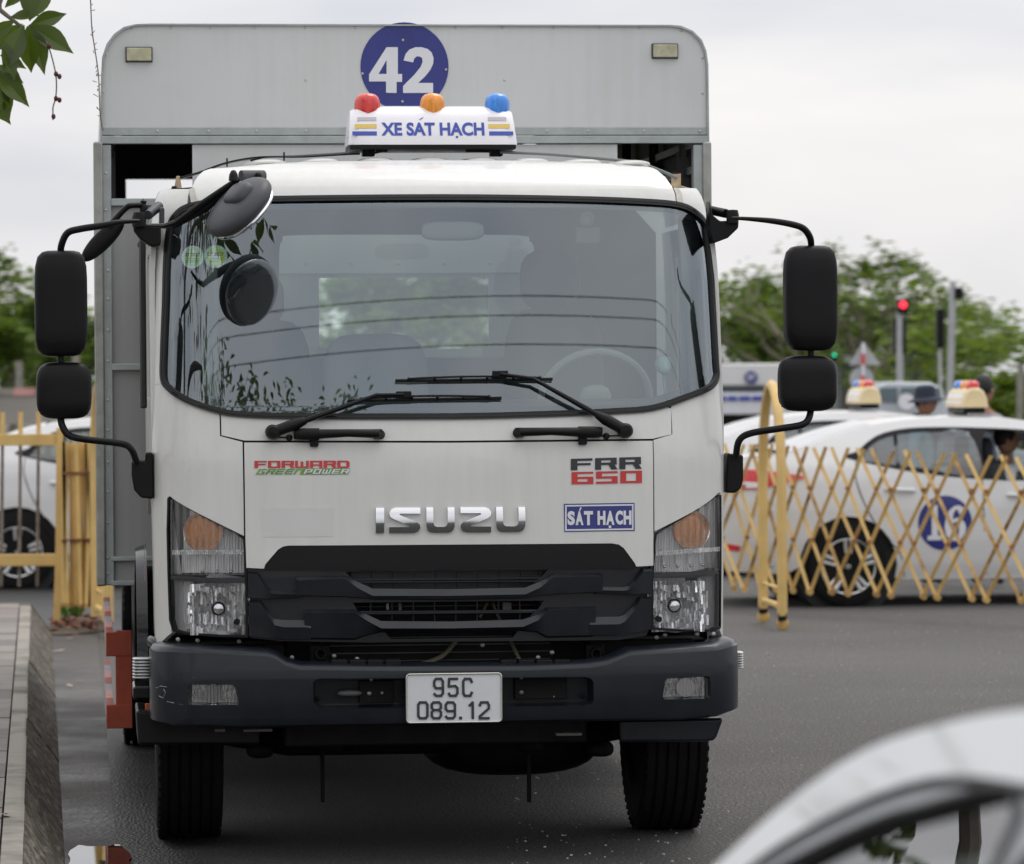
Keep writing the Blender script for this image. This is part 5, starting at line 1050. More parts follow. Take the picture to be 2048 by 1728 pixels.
def barrier_layer(bx, dy):
    n = len(bx)
    for i in range(n):
        for sg in (-1, 1):
            j = i + 1.42 * sg
            if j < 0 or j > n - 1: 
                if j < -1 or j > n + .2: continue
            k = max(0, min(n - 2, int(math.floor(j)))); xt = bx[k] + (bx[k + 1] - bx[k]) * (j - k)
            a = fp(bx[i] + rb.uniform(-2.5, 2.5), FY_(bx[i]) + dy, zb_); b = fp(xt + rb.uniform(-3.5, 3.5), FY_(xt) + dy, zt_ - (xt - 1452) / 600 * .075 + rb.uniform(-.006, .006))
            child(slat(a + Vector((0, sg * .012, 0)), b + Vector((0, sg * .012, 0)), .0128, .006), 'slat', yrust if rb.random() < .3 else yfence, ef, smooth=None)
        p = fp(bx[i], FY_(bx[i]) + dy, zb_); child(MB().lathe([(.024, -.05), (.024, .05)], p, (0, 1, 0), 8), 'pivot', yrust, ef)
        for j, f in ((i + .5, .352), (i + .5 + 1 * 0, .352)): pass
    for i in range(n - 1):
        for f, z in ((.5, zb_ + (zt_ - zb_) * .352), (.5, zb_ + (zt_ - zb_) * .352)): pass
    for i in range(n - 1):
        x = (bx[i] + bx[i + 1]) / 2; z1 = zb_ + (zt_ - zb_) * (.5 / 1.42); child(MB().lathe([(.016, -.05), (.016, .05)], fp(x, FY_(x) + dy, z1), (0, 1, 0), 8), 'pivot', rustl, ef)
        x = bx[i]; z1 = zb_ + (zt_ - zb_) * (1 / 1.42); child(MB().lathe([(.016, -.05), (.016, .05)], fp(x, FY_(x) + dy, z1), (0, 1, 0), 8), 'pivot', rustl, ef)
barrier_layer(A_, -.04); barrier_layer(B_, .04)
def portal(root, xl_, xr_, Yl, Yr, ytop, castor=True, w=.035):
    a = fp(xl_, Yl, .10); b = fp(xr_, Yr, .10); zt2 = ytop; r_ = (b - a).length / 2; h0 = zt2 - r_ * 1.6
    up = [a, Vector((a.x, a.y, h0))]; m_ = (a + b) / 2
    for k in range(1, 12):
        t = 3.14159 * k / 12; q = m_ + (a - m_) * math.cos(t); up.append(Vector((q.x, q.y, h0 + math.sin(t) * r_ * 1.6)))
    up += [Vector((b.x, b.y, h0)), b]
    child(MB().tube(up, w, 8), 'portal_frame', yfence, root)
    for z in (.16, .28): child(MB().tube([Vector((a.x, a.y, z)), Vector((b.x, b.y, z))], .022 if z < .2 else .012, 6), 'foot_bar', yfence, root)
    if castor:
        for q in (a, b):
            c = Vector((q.x, q.y, .045)); w_ = MB().lathe([(.0, -.014), (.034, -.016), (.044, -.01), (.044, .01), (.034, .016), (0, .014)], c, (.4, .9, 0), 18); ca = child(w_, 'castor_wheel', yrust, root)
            child(MB().box(c + Vector((-.03, -.025, .02)), c + Vector((.03, .025, .075))), 'castor_fork', blk, root, bev=.004)
portal(ef, 1524, 1562, 29.6, 28.7, 1.665)
# left: fixed gate leaf with the folded barrier beside it
gt = empty('gate_fence', Matrix.Translation(fp(60, 29.9, 0)), label='yellow painted gate leaf with upright bars at the left of the truck', cat='fence'); bpy.context.view_layer.update()
def zat(py, Y): return CAM_H - (py - 752) / FPX * Y
for y0, y1 in ((862, 885), (1102, 1126)):
    a = fp(-60, 29.9, zat(y1, 29.9)); b = fp(112, 29.9, zat(y0, 29.9)); child(MB().box(a - Vector((0, .02, 0)), b + Vector((0, .02, 0))), 'rail', yfence, gt, bev=.004)
child(MB().loft([[fp(x + dx, 29.85 + dy, z) for dx, dy in ((-7, 0), (7, 0), (7, .05), (-7, .05))] for x, z in ((109, 0.0), (115, .5), (119, zat(850, 29.9)))]), 'gate_post', yfence, gt)
for px in (-34, 2, 38, 74):
    child(MB().tube([fp(px + 3, 29.96, zat(815, 30)), fp(px - 3, 29.96, .27)], .012, 6), 'upright_bar', M('bar_worn', (.22, .20, .17), .6, dirt=(.10, .05, .025), vs=6) if 'bar_worn' not in MATS else MATS['bar_worn'], gt)
    child(MB().tube([fp(px + 2, 29.94, zat(864, 30)), fp(px + 3, 29.94, zat(817, 30))], .016, 6), 'bar_tip', yfence, gt)
ff = empty('folded_barrier', Matrix.Translation(fp(165, 29.3, 0)), label='bundle of folded yellow barrier slats between gate post and truck body', cat='barrier'); bpy.context.view_layer.update()
for i, (xt, xb) in enumerate(((128, 123), (134, 122), (140, 141), (148, 138), (152, 158), (160, 156), (164, 174), (172, 166), (178, 184), (181, 190), (186, 176), (192, 195), (126, 131), (145, 150), (157, 163), (169, 179), (183, 169), (189, 187))):
    Y = 29.6 + .05 * (i % 4); child(slat(fp(xt, Y, zat(878 + (i % 3) * 2, Y)), fp(xb, Y, zat(1204 + (i * 5) % 9, Y)), .013, .012), 'slat', yfence, ff, smooth=None)
    for f in (.19, .6, .985): q = fp(xt, Y, zat(878, Y)).lerp(fp(xb, Y, zat(1208, Y)), f); child(MB().lathe([(.013, -.03), (.013, .03)], q, (0, 1, 0), 7), 'pivot', rust if f < .9 else yrust, ff)
for z in (942, 1075): child(MB().tube([fp(124, 29.5, zat(z, 29.5)), fp(196, 29.5, zat(z - 3, 29.5))], .006, 5), 'hinge_rod', rust, ff)
portal(ff, 190, 212, 29.2, 28.5, zat(765, 29), False, .04)

# ================================================================ CARS
M('frame_silver', (.34, .35, .36), .35, m=.4, var=.05)
def car(root_m, label, disc=None, sign=True, yaw=0, group='white driving-school saloons', body=None, full=True):
    bodym = body or carwhite; fg_ = body is not None; gm = carglassn if fg_ else carglass; srm = MATS['frame_silver'] if fg_ else blk
    c = empty('saloon_car', root_m, label=label, cat='car', group=group)
    W = smlut([(.2, .80), (.3, .835), (.5, .862), (.75, .865), (.95, .85), (1.05, .825), (1.2, .745), (1.36, .64), (1.46, .57)])
    def Pf(s): return 1 - .30 * max(0, (.5 - s) / .5) ** 2.4 - .34 * max(0, (s - 3.75) / .67) ** 2.4
    def side(sg): return lambda s, z, o: Vector((s, sg * (W(z) * Pf(s) + o), z))
    def arch(cx, r0, z0): return [(cx + r0 * math.cos(R(a)), .305 + r0 * math.sin(R(a))) for a in range(-14, 196, 15)]
    topl = [(.0, .60), (.02, .85), (.045, 1.0), (.09, 1.09), (.2, 1.12), (.50, 1.145), (.72, 1.205), (.95, 1.285), (1.2, 1.352), (1.5, 1.392), (1.85, 1.405), (2.2, 1.395), (2.55, 1.35), (2.85, 1.28), (3.15, 1.13), (3.3, 1.05), (3.6, .995), (4.0, .91), (4.25, .79), (4.38, .62), (4.42, .45)]
    topS = [tuple(p[:2]) for p in catm([Vector((*p, 0)) for p in topl], 4, False)]
    out = [(.10, .27), (.02, .42)] + topS + [(4.38, .24)] + arch(3.52, .372, 0) + [(3.1, .19), (1.4, .20)] + arch(.97, .372, 0) + [(.5, .25)]
    w1_ = [(1.08, 1.085), (1.10, 1.135), (1.17, 1.21), (1.27, 1.262), (1.43, 1.295), (1.66, 1.307), (1.93, 1.302), (1.97, .975), (1.5, 1.03)]
    w2_ = [(2.05, 1.300), (2.4, 1.275), (2.7, 1.20), (2.95, 1.11), (3.08, 1.0), (2.6, .955), (2.06, .955)]
    sm3 = lambda q: [tuple(p[:2]) for p in catm([Vector((*p, 0)) for p in q], 4)]
    w1 = sm3(w1_); w2 = sm3(w2_)
    for sg in (-1, 1):
        f = side(sg); bs_ = panel('body_side', out, f, bodym, c, t=.02, holes=[w1, w2], step=.12, bev=0, smooth=35)
        surround = [(.97, 1.11), (1.06, 1.16), (1.14, 1.225), (1.25, 1.285), (1.42, 1.322), (1.66, 1.334), (2.05, 1.326), (2.42, 1.30), (2.73, 1.225), (2.99, 1.125), (3.15, .985), (2.6, .935), (2.0, .945), (1.5, .998)]
        panel('window_surround', sm3(surround), f, srm, c, t=.004, off=.004, holes=[inset(w1, .004), inset(w2, .004)], step=.12, bev=0)
        panel('side_window', inset(w1, -.004), f, gm, c, off=-.006, t=0, step=.12, bev=0)
        if not (full == 'open' and sg < 0): panel('side_window', inset(w2, -.004), f, gm, c, off=-.006, t=0, step=.12, bev=0)
        if fg_:
            for q_ in (sm3(surround), w1, w2): MB().tube([f(a_, b_, .006) for a_, b_ in q_ + q_[:1]], .006, 5).obj('window_seal', blkr, c)
        else: panel('quarter_trim', [(1.345, 1.275), (1.375, 1.283), (1.37, 1.02), (1.345, 1.025)], f, blk, c, off=.002, t=.004, step=0, bev=0)
        for ln in ([(1.04, 1.08), (1.03, .95), (1.10, .75), (1.22, .55), (1.36, .40), (1.40, .22)], [(1.99, .95), (2.0, .6), (2.03, .23)], [(3.16, 1.0), (3.2, .8), (3.19, .5), (3.14, .25)]):
            MB().tube([f(s, z, .0) for s, z in ln], .0045, 5, sm=4).obj('door_seam', blk, c)
        for s0, z0 in ((1.25, .875), (2.18, .825)): MB().tube([f(s0, z0, .005), f(s0 + .03, z0, .03), f(s0 + .19, z0 - .008, .03), f(s0 + .22, z0 - .01, .005)], .016, 8).obj('door_handle', bodym, c)
        MB().tube([f(.35, .30, 0), f(.62, .34, -.01)], .006, 5).obj('bumper_seam', blk, c)
        tl = panel('tail_lamp', [(.02, .90), (.03, .99), (.08, 1.03), (.30, 1.03), (.62, .985), (.66, .965), (.5, .93), (.28, .885), (.1, .875)], f, carred, c, off=.012, t=.02, step=.06, bev=.004)
        panel('tail_lamp_lens', [(.14, .895), (.28, .895), (.36, .93), (.2, .94)], f, lbw, tl, off=.016, t=.004, step=.06, bev=0)
        panel('bumper_reflector', [(.06, .43), (.16, .42), (.17, .46), (.07, .48)], f, carred, c, off=.006, t=.01, step=.06, bev=0)
        panel('front_lamp', [(3.95, .72), (4.3, .66), (4.37, .70), (4.30, .77), (4.0, .87)], f, chromer, c, off=.008, t=.02, step=.08, bev=.004)
        m_ = MB().ball(f(3.0, 1.03, .11), (.06, .11, .075), 3.2, 6); m_.obj('door_mirror', bodym, c)
        for cx in (.97, 3.52):
            wl = empty('wheel'); wl.parent = c; y = sg * .755
            MB().lathe([(.21, -.09), (.28, -.10), (.302, -.085), (.304, 0), (.302, .085), (.28, .10), (.21, .09)], (cx, y, .302), (0, 1, 0), 40).obj('tyre', rubber, wl, smooth=50)
            MB().lathe([(.212, .085), (.205, .09), (.195, .08), (.19, -.02), (.0, -.02)], (cx, y, .302), (0, sg, 0), 36).obj('rim', dark, wl, smooth=40)
            MB().lathe([(.212, .088), (.205, .095), (.194, .086), (.190, .06)], (cx, y, .302), (0, sg, 0), 36).obj('rim_lip', alloy, wl)
            for k in range(5):
                for d_ in (-.13, .13):
                    a = 6.2832 * k / 5 + .3; p0 = Vector((cx + math.cos(a + d_ * 2.2) * .045, y + sg * .075, .302 + math.sin(a + d_ * 2.2) * .045)); p1 = Vector((cx + math.cos(a + d_) * .195, y + sg * .088, .302 + math.sin(a + d_) * .195))
                    MB().tube([p0, p1], [.021, .017], 6, flat=.6).obj('spoke', alloy, wl)
            MB().lathe([(.055, .07), (.05, .085), (.02, .09), (0, .09)], (cx, y, .302), (0, sg, 0), 20).obj('hub_cap', alloy, wl)
            MB().lathe([(.39, -.25), (.39, .09)], (cx, sg * .70, .305), (0, sg, 0), 30).obj('wheel_well', blkr, c)
    segs = [('tail_panel', 0, 5, bodym, .0, -.07), ('rear_glass', 5, 8, carglass, .03, 0), ('roof', 8, 12, bodym, .015, 0), ('windscreen', 12, 15, carglass, .04, .05), ('bonnet', 15, 18, bodym, .035, 0), ('nose', 18, 20, bodym, .0, .10)]
    f = side(1)
    for nm, i0, i1, m_, cz, cx in segs:
        loops = []
        pts = catm([Vector((*p, 0)) for p in topl[i0:i1 + 1]], 3, False)
        for p in pts:
            hw = f(p.x, p.y, 0).y; L_ = []
            fr = 1.0
            for k in range(13):
                u = -1 + k / 6; L_.append(Vector((p.x + cx * (1 - abs(u) ** 2.4), u * hw, p.y + cz * (1 - u * u))))
            loops.append(L_)
        MB().loft(loops, False, False).obj(nm, m_, c, smooth=50)
    MB().loft([[Vector((s, u * W(.3) * Pf(s) * .99, z)) for u in (-1, -.5, 0, .5, 1)] for s, z in ((-.0, .60), (-.01, .42), (.10, .26), (.5, .2), (4.0, .2), (4.38, .26), (4.42, .45))], False, False).obj('underbody', blkr, c)
    for s0 in (1.05, 2.2):
        for y0 in (-.38, .38):
            st = MB().ball((s0, y0, .78), (.10, .22, .32), 4, 5, Matrix.Rotation(R(-14), 3, 'Y')); st.ball((s0 - .08, y0, 1.16), (.05, .12, .09), 3, 4); st.ball((s0 + .3, y0, .50), (.25, .22, .1), 4, 4); st.obj('seat', seatM, c)
    MB().box((3.0, -.7, .7), (3.3, .7, .95)).obj('dashboard', blk, c, bev=.03)
    if sign:
        rs = empty('roof_sign'); rs.parent = c; s0 = 2.07; z0 = 1.475
        prof = [(-.10, 0), (-.095, .06), (-.07, .12), (-.03, .15), (.03, .15), (.07, .12), (.095, .06), (.10, 0)]
        MB().loft([[Vector((s0 + a * k_, y, z0 + b * k_)) for a, b in prof] for y, k_ in ((-.30, .9), (-.28, 1), (.28, 1), (.30, .9))]).obj('sign_body', cream, rs, smooth=50)
        MB().box((s0 - .085, -.26, 1.43), (s0 + .085, .26, z0)).obj('sign_foot', blk, rs, bev=.01)
        MB().loft([[Vector((s0 - .1, y, z0 + .03)), Vector((s0 - .082, y, z0 + .105))] for y in (-.26, .26)], False, False).obj('sign_face', lbw, rs)
        for y, m_ in ((-.2, redp), (0, orap), (.2, blup)): MB().ball((s0, y, z0 + .16), (.045, .075, .045), 3, 6).obj('beacon', m_, rs)
    if disc:
        dcx, dcz, dr = disc; f = side(-1)
        d_ = panel('number_disc', [(dcx + dr * math.cos(t * .1745), dcz + dr * math.sin(t * .1745)) for t in range(36)], f, blue, c, off=.003, t=.002, step=.1, bev=0)
        one = [(0, .78), (.22, .92), (.55, 1), (.62, 1), (.62, .14), (.85, .12), (.85, 0), (.02, 0), (.02, .12), (.27, .14), (.27, .76), (0, .68)]
        x0, z0_, w_, h_ = dcx - dr * .66, dcz - dr * .62, dr * .62, dr * 1.28
        MB().prism([(x0 + a * w_, z0_ + b * h_) for a, b in one], f, .006, .004).obj('lettering', signw, d_, smooth=None)
        o6 = [(.95, .80), (.88, .93), (.70, 1), (.45, .98), (.2, .85), (.05, .6), (0, .38), (.08, .15), (.28, .02), (.52, 0), (.78, .05), (.95, .2), (1, .36), (.93, .52), (.75, .63), (.55, .65), (.38, .60), (.40, .75), (.5, .87), (.62, .88), (.66, .76)]
        h6 = [(.36, .35), (.40, .5), (.52, .54), (.64, .5), (.68, .34), (.64, .16), (.52, .11), (.40, .16)]
        g6 = lambda q: [Vector((dcx - dr * .02 + a * dr * .80, dcz - dr * .66 + b * dr * 1.30, 0)) for a, b in q]; R6 = [g6(o6), g6(h6)]
        mk('lettering', [f(p.x, p.y, .0065) for q in R6 for p in q], [tuple(t) for t in geometry.tessellate_polygon(R6)], signw, d_, smooth=None, fix=False)
    return c
def carmat(px, Y, yaw, back=.97):
    Rz = Matrix.Rotation(R(yaw), 4, 'Z'); p = fp(px, Y, 0); q = Rz @ Vector((back, -.755, 0)); return Matrix.Translation(p - q) @ Rz
car16 = car(carmat(1690, 31.6, 7), 'white saloon car with blue number 16 disc on its rear door, behind the accordion barrier', disc=(1.70, .62, .205), full='open')
car_b = car(carmat(1512, 36.5, 7), 'white saloon car without a disc in view, partly hidden behind the car numbered 16')
car_l = car(carmat(33, 35.2, 4), 'white saloon car behind the yellow gate leaf at the left', sign=False)

# ================================================================ FOREGROUND CAR
FG = Matrix.Translation((1.455, 2.205, 0)) @ Matrix.Rotation(1.709, 4, 'Z')
fgc = car(FG, 'silver-white saloon car close to the camera, only its roof edge and window in view', sign=False, group=None, body=M('car_silver_white', (.60, .61, .61), .28, m=.15, coat=.6))

# ================================================================ PEOPLE
def person(loc, face, shirt, trousers, label, hat=None, hair=(.012, .01, .009), pose='stand', h=1.66):
    Mx = Matrix.Translation(loc) @ Matrix.Rotation(face, 4, 'Z') @ Matrix.Scale(h / 1.7, 4); r = empty('person', Mx, label=label, cat='person')
    seat_ = pose == 'sit'
    hip = .90 if not seat_ else .0
    V = [(0, 0, hip + .02), (0, 0, hip + .22), (0, .0, hip + .42), (0, 0, hip + .56), (0, -.01, hip + .64), (0, -.01, hip + .70)]
    rad = [.145, .13, .15, .12, .055, .055]; E = [(0, 1), (1, 2), (2, 3), (3, 4), (4, 5)]
    def add(p, r_, to): V.append(p); rad.append(r_); E.append((to, len(V) - 1)); return len(V) - 1
    for sg in (-1, 1):
        if not seat_:
            a = add((sg * .09, 0, hip - .06), .095, 0); b = add((sg * .10, -.01, .48), .06, a); k = add((sg * .10, .01, .09), .042, b); add((sg * .11, -.14, .04), .04, k)
        else:
            a = add((sg * .10, -.06, hip), .095, 0); b = add((sg * .13, -.46, hip + .04), .07, a); k = add((sg * .13, -.52, hip - .38), .045, b); add((sg * .13, -.66, hip - .42), .04, k)
        s_ = add((sg * .19, 0, hip + .52), .06, 3)
        if seat_ and sg > 0: e = add((sg * .34, -.12, hip + .36), .042, s_); w_ = add((sg * .40, -.34, hip + .40), .03, e); add((sg * .40, -.43, hip + .40), .028, w_)
        else: e = add((sg * .25, .02, hip + .24), .042, s_); w_ = add((sg * .24, -.10 if not seat_ else -.3, hip + .02 if not seat_ else hip + .25), .03, e); add((sg * .23, -.14 if not seat_ else -.38, hip - .05 if not seat_ else hip + .27), .028, w_)
    me = bpy.data.meshes.new('body'); me.from_pydata(V, E, []); o = bpy.data.objects.new('body', me); COL.objects.link(o); o.parent = r
    sm_ = o.modifiers.new('s', 'SKIN'); ss_ = o.modifiers.new('u', 'SUBSURF'); ss_.levels = ss_.render_levels = 1
    for i, q in enumerate(me.skin_vertices[0].data): q.radius = (rad[i], rad[i] * (.72 if i < 4 else 1)); q.use_root = (i == 0)
    # cloth by height, skin above the collar and at the hands
    mt, nt, out = newmat('clothes_' + label[:12]); p = N(nt, 'ShaderNodeBsdfPrincipled', ins={'Roughness': .8}); K(nt, p, 0, out, 0); t_ = N(nt, 'ShaderNodeTexCoord'); sx_ = N(nt, 'ShaderNodeSeparateXYZ'); K(nt, t_, 'Object', sx_, 0)
    rp = N(nt, 'ShaderNodeValToRGB'); rp.color_ramp.interpolation = 'CONSTANT'; mr = N(nt, 'ShaderNodeMapRange', ins={1: -1., 2: 2.}); K(nt, sx_, 2, mr, 0); K(nt, mr, 0, rp, 0); K(nt, rp, 0, p, 'Base Color')
    e = rp.color_ramp.elements; e[0].color = (*trousers, 1); e[1].position = (hip + .05 + 1) / 3; e[1].color = (*shirt, 1); x = e.new((hip + .59 + 1) / 3); x.color = (.28, .15, .10, 1)
    me.materials.append(mt)
    hc = Vector((0, -.02, hip + .80)); hd = MB().ball(hc, (.076, .095, .115), 2.3, 8)
    hd.ball(hc + Vector((0, -.095, -.012)), (.013, .018, .022), 2, 4); hd.ball(hc + Vector((0, -.088, -.055)), (.026, .01, .008), 2, 3)
    for sg in (-1, 1): hd.ball(hc + Vector((sg * .078, .01, -.01)), (.01, .02, .03), 2, 3)
    hd.obj('head', skin, r)
    ey = MB()
    for sg in (-1, 1): ey.ball(hc + Vector((sg * .032, -.086, .012)), (.012, .01, .007), 2, 3)
    ey.obj('eyes', plated, r)
    hm = M('hair_' + label[:10], hair, .6); MB().ball(hc + Vector((0, .018, .03)), (.084, .10, .105), 2.2, 8).obj('hair', hm, r)
    if hat:
        hb = M('hat_fabric', (.028, .034, .055), .85, bump=.3, bs=60); MB().lathe([(.17, .0), (.165, .012), (.12, .030), (.098, .042), (.094, .11), (.085, .135), (.05, .15), (0, .152)], hc + Vector((0, .0, .01)), (-.05, .06, 1), 28).obj('sun_hat', hb, r)
    return r
person(fp(1848, 34.6, 0), R(60), (.35, .52, .55), (.05, .05, .06), 'person in a dark wide-brimmed sun hat standing behind the white cars', hat=True, h=1.50)
person(fp(1966, 34.4, 0), R(150), (.25, .26, .28), (.04, .04, .05), 'person with black hair behind the roof sign of the car numbered 16', h=1.60)
dm = car16.matrix_world @ Matrix.Translation((2.28, -.36, .52)) @ Matrix.Rotation(R(90), 4, 'Z')
dr_ = person((0, 0, 0), 0, (.55, .56, .56), (.04, .04, .05), 'person in a pale shirt at the open window of the car numbered 16', pose='sit', h=1.45); dr_.matrix_world = dm @ Matrix.Scale(.88, 4)

# ================================================================ FAR VEHICLES, SIGNS AND LIGHTS
tk = empty('box_truck', Matrix.Translation(fp(1480, 62, 0)), label='far white box truck with a round number 37 badge on its top', cat='truck'); bpy.context.view_layer.update()
def pb(x0, y0, x1, y1, Y, dep=.05):
    a = fp(x0, Y, zat(y1, Y)); b = fp(x1, Y, zat(y0, Y)); return MB().box(a, b + Vector((0, dep, 0)))
child(pb(1330, 730, 1572, 775, 62, 4), 'box_top', carwhite, tk, bev=.03); child(pb(1332, 775, 1570, 788, 62.1, 4), 'dark_band', M('band_grey', (.10, .12, .13), .5), tk); child(pb(1330, 788, 1572, 832, 62, 4), 'box_side', signw, tk, bev=.02); child(pb(1334, 832, 1568, 846, 62.2, 4), 'lower_band', blk, tk); child(pb(1340, 842, 1560, 905, 62.4, 3.5), 'truck_front', dark, tk)
for x in (1400, 1466, 1510): child(pb(x, 846, x + 30, 864, 62.2, .1), 'lamp_cluster', M('orange_red', (.55, .09, .03), .3) if 'orange_red' not in MATS else MATS['orange_red'], tk)
FT = flat(Matrix.Translation((0, 0, 0)), 61.96)
c37 = FT.inv(1502, 755); rr37 = FT.inv(1515, 755)[0] - c37[0]; nd = panel('number_disc', [(c37[0] + rr37 * math.cos(t * .2618), c37[1] + rr37 * math.sin(t * .2618)) for t in range(24)], lambda a, b, o: tk.matrix_world.inverted() @ FT.pt(a, b, o), blue, tk, off=.01, t=.01, step=0, bev=0)
text('lettering', '37', lambda a, b, o: tk.matrix_world.inverted() @ FT.pt(a, b, o), (c37[0] - rr37 * .6, c37[1] - rr37 * .45, c37[0] + rr37 * .6, c37[1] + rr37 * .5), signw, nd, bold=.03, off=.014)
for wn_, k in ((1345, 1375), (1382, 1416), (1424, 1452), (1456, 1474), (1478, 1500), (1504, 1528), (1532, 1552)): child(pb(wn_, 795, k, 804, 61.97, .02), 'blurred_lettering', blueb, tk)
for x in (1352, 1550):
    c = fp(x, 64, .42); child(MB().lathe([(.0, -.1), (.42, -.12), (.42, .12), (0, .1)], c, (1, 0, 0), 20), 'wheel', rubber, tk)
# van behind
vn = empty('minivan', Matrix.Translation(fp(1815, 52, 0)), label='pale blue-grey van parked behind the sun-hatted person', cat='van'); bpy.context.view_layer.update()
vb = [(1745, 870), (1745, 800), (1756, 775), (1775, 768), (1860, 770), (1885, 782), (1892, 810), (1895, 870)]
q = [fp(x, 52, zat(y, 52)) for x, y in vb]; child(MB().loft([q, [p + Vector((0, 1.7, 0)) for p in q]]), 'van_body', M('van_paint', (.48, .53, .56), .3, coat=.5), vn, bev=.04)
for x0, x1 in ((1760, 1795), (1802, 1842), (1848, 1880)): child(pb(x0, 780, x1, 808, 51.97, .05), 'van_window', M('van_glass', (.10, .14, .16), .1, coat=.5) if 'van_glass' not in MATS else MATS['van_glass'], vn)
child(MB().lathe([(.0, 0), (.07, .0), (.10, .03), (.10, .06), (.0, .06)], fp(1812, 51.9, zat(808, 52)), (0, -1, 0), 18), 'van_lamp', lbw, vn)
for x in (1768, 1872): child(MB().lathe([(0, -.09), (.28, -.1), (.3, .0), (.28, .1), (0, .09)], fp(x, 52.2, .3), (0, 1, 0), 18), 'wheel', rubber, vn)
# traffic lights
polem = M('pole_grey', (.42, .43, .44), .4, m=.3, var=.1)
def tlight(name, px, Y, ytop, w, label, heads, lean=0, lit=None):
    r = empty(name, Matrix.Translation(fp(px, Y, 0)), label=label, cat='traffic light', group='traffic lights along the far lane'); bpy.context.view_layer.update()
    child(MB().tube([fp(px, Y, 0), fp(px + lean, Y, zat(ytop, Y))], [w, w * .85], 10), 'pole', polem, r)
    for (x0, y0, x1, y1) in heads:
        child(pb(x0, y0, x1, y1, Y - .1, .18), 'signal_head', blk, r, bev=.02)
    if lit:
        x, y, rr2, col, st = lit; child(MB().lathe([(rr2, 0), (rr2 * .8, .03), (0, .04)], fp(x, Y - .12, zat(y, Y)), (0, -1, 0), 18), 'lit_lens', M('lit_' + name, col, .4, emit=col, es=st), r)
    return r
tlight('traffic_light', 1796, 58, 612, .045, 'traffic light with a lit red lens on a slim pole', [(1796, 602, 1818, 632)], lean=4, lit=(1807, 615, .052, (1., .03, .06), 1.4)); 
tlight('traffic_light', 1893, 60, 568, .055, 'tall leaning light pole with a dark signal head at its top', [(1912, 580, 1928, 604)], lean=14)
tlight('traffic_light', 1803, 59.5, 640, .03, 'dark signal box behind the red-lit pole', [(1788, 640, 1813, 712)])
tlight('traffic_light', 1880, 58, 620, .03, 'tall dark signal box left of the leaning pole', [(1874, 622, 1890, 702)])
tlight('traffic_light', 1669, 76, 705, .03, 'small traffic light with a lit green lens beside the mirror', [(1664, 708, 1674, 728)], lit=(1669, 714, .030, (.02, .8, .42), 1.0))
def extra(px, y0, y1, r_): pass
sp_ = empty('road_sign', Matrix.Translation(fp(1726, 54, 0)), label='backs of a triangular and a round road sign on a red and white post', cat='sign'); bpy.context.view_layer.update()
tri = [fp(x, 54, zat(y, 54)) for x, y in ((1727, 689), (1762, 734), (1698, 734))]; child(MB().loft([tri, [p + Vector((0, .02, 0)) for p in tri]]), 'triangle_plate', M('sign_back', (.40, .41, .42), .5), sp_)
child(MB().lathe([(0, 0), (.153, 0), (.153, .02), (0, .02)], fp(1723, 54, zat(763, 54)), (0, -1, 0), 28), 'round_plate', MATS['sign_back'], sp_)
for i in range(14):
    y0 = 690 + i * 22; m_ = redp if i % 2 else signw
    if zat(y0 + 22, 54) > 0: child(MB().tube([fp(1727 - i * .35, 53.95, zat(y0, 54)), fp(1727 - i * .35, 53.95, zat(y0 + 22, 54))], .022, 8), 'post_band', m_, sp_)
bs_ = empty('road_sign', Matrix.Translation(fp(1885, 64, 0)), label='small round light-blue road sign beside the leaning pole', cat='sign'); bpy.context.view_layer.update()
child(MB().lathe([(0, 0), (.11, 0), (.11, .02), (0, .02)], fp(1887, 64, zat(780, 64)), (0, -1, 0), 24), 'round_plate', M('light_blue', (.10, .38, .72), .4), bs_); child(MB().tube([fp(1887, 64.1, 0), fp(1887, 64.1, zat(765, 64))], .02, 6), 'post', polem, bs_)
# shed, walls and fence far behind
sh = empty('shed', Matrix.Translation(fp(1760, 100, 0)), label='low far shed with a pale eave line behind the trees', cat='shed'); bpy.context.view_layer.update()
child(pb(1640, 712, 1880, 727, 99.8, 6), 'roof', M('pale_eave', (.50, .57, .56), .5), sh); child(pb(1645, 727, 1876, 762, 100, 5), 'wall', M('shed_wall', (.10, .115, .11), .8, var=.3, vs=.5), sh); child(pb(1645, 758, 1876, 850, 100.2, 5), 'base_wall', M('shed_base', (.15, .15, .14), .8), sh)
for i in range(9): x = 1650 + i * 27; child(pb(x, 727, x + 3, 850, 99.9, .1), 'post', M('shed_post', (.25, .27, .27), .7) if 'shed_post' not in MATS else MATS['shed_post'], sh)
hf = empty('boundary_fence', Matrix.Translation(fp(1900, 70, 0)), label='dark hedge-backed fence behind the people at the right edge', cat='fence'); bpy.context.view_layer.update()
child(pb(1836, 790, 2200, 900, 78, .2), 'panel', M('fence_dark', (.035, .045, .035), .9, var=.4, vs=1.5), hf)
for i in range(14): x = 1838 + i * 26; child(pb(x, 778, x + 2.4, 900, 77.8, .05), 'picket', polem if i % 6 == 5 else MATS['fence_dark'], hf)
up_ = empty('concrete_post', Matrix.Translation(fp(2036, 60, 0)), label='pale concrete post at the right edge behind the cars', cat='post'); bpy.context.view_layer.update(); child(MB().tube([fp(2034, 60, 0), fp(2042, 60, zat(735, 60))], .05, 8), 'shaft', kerbt, up_)
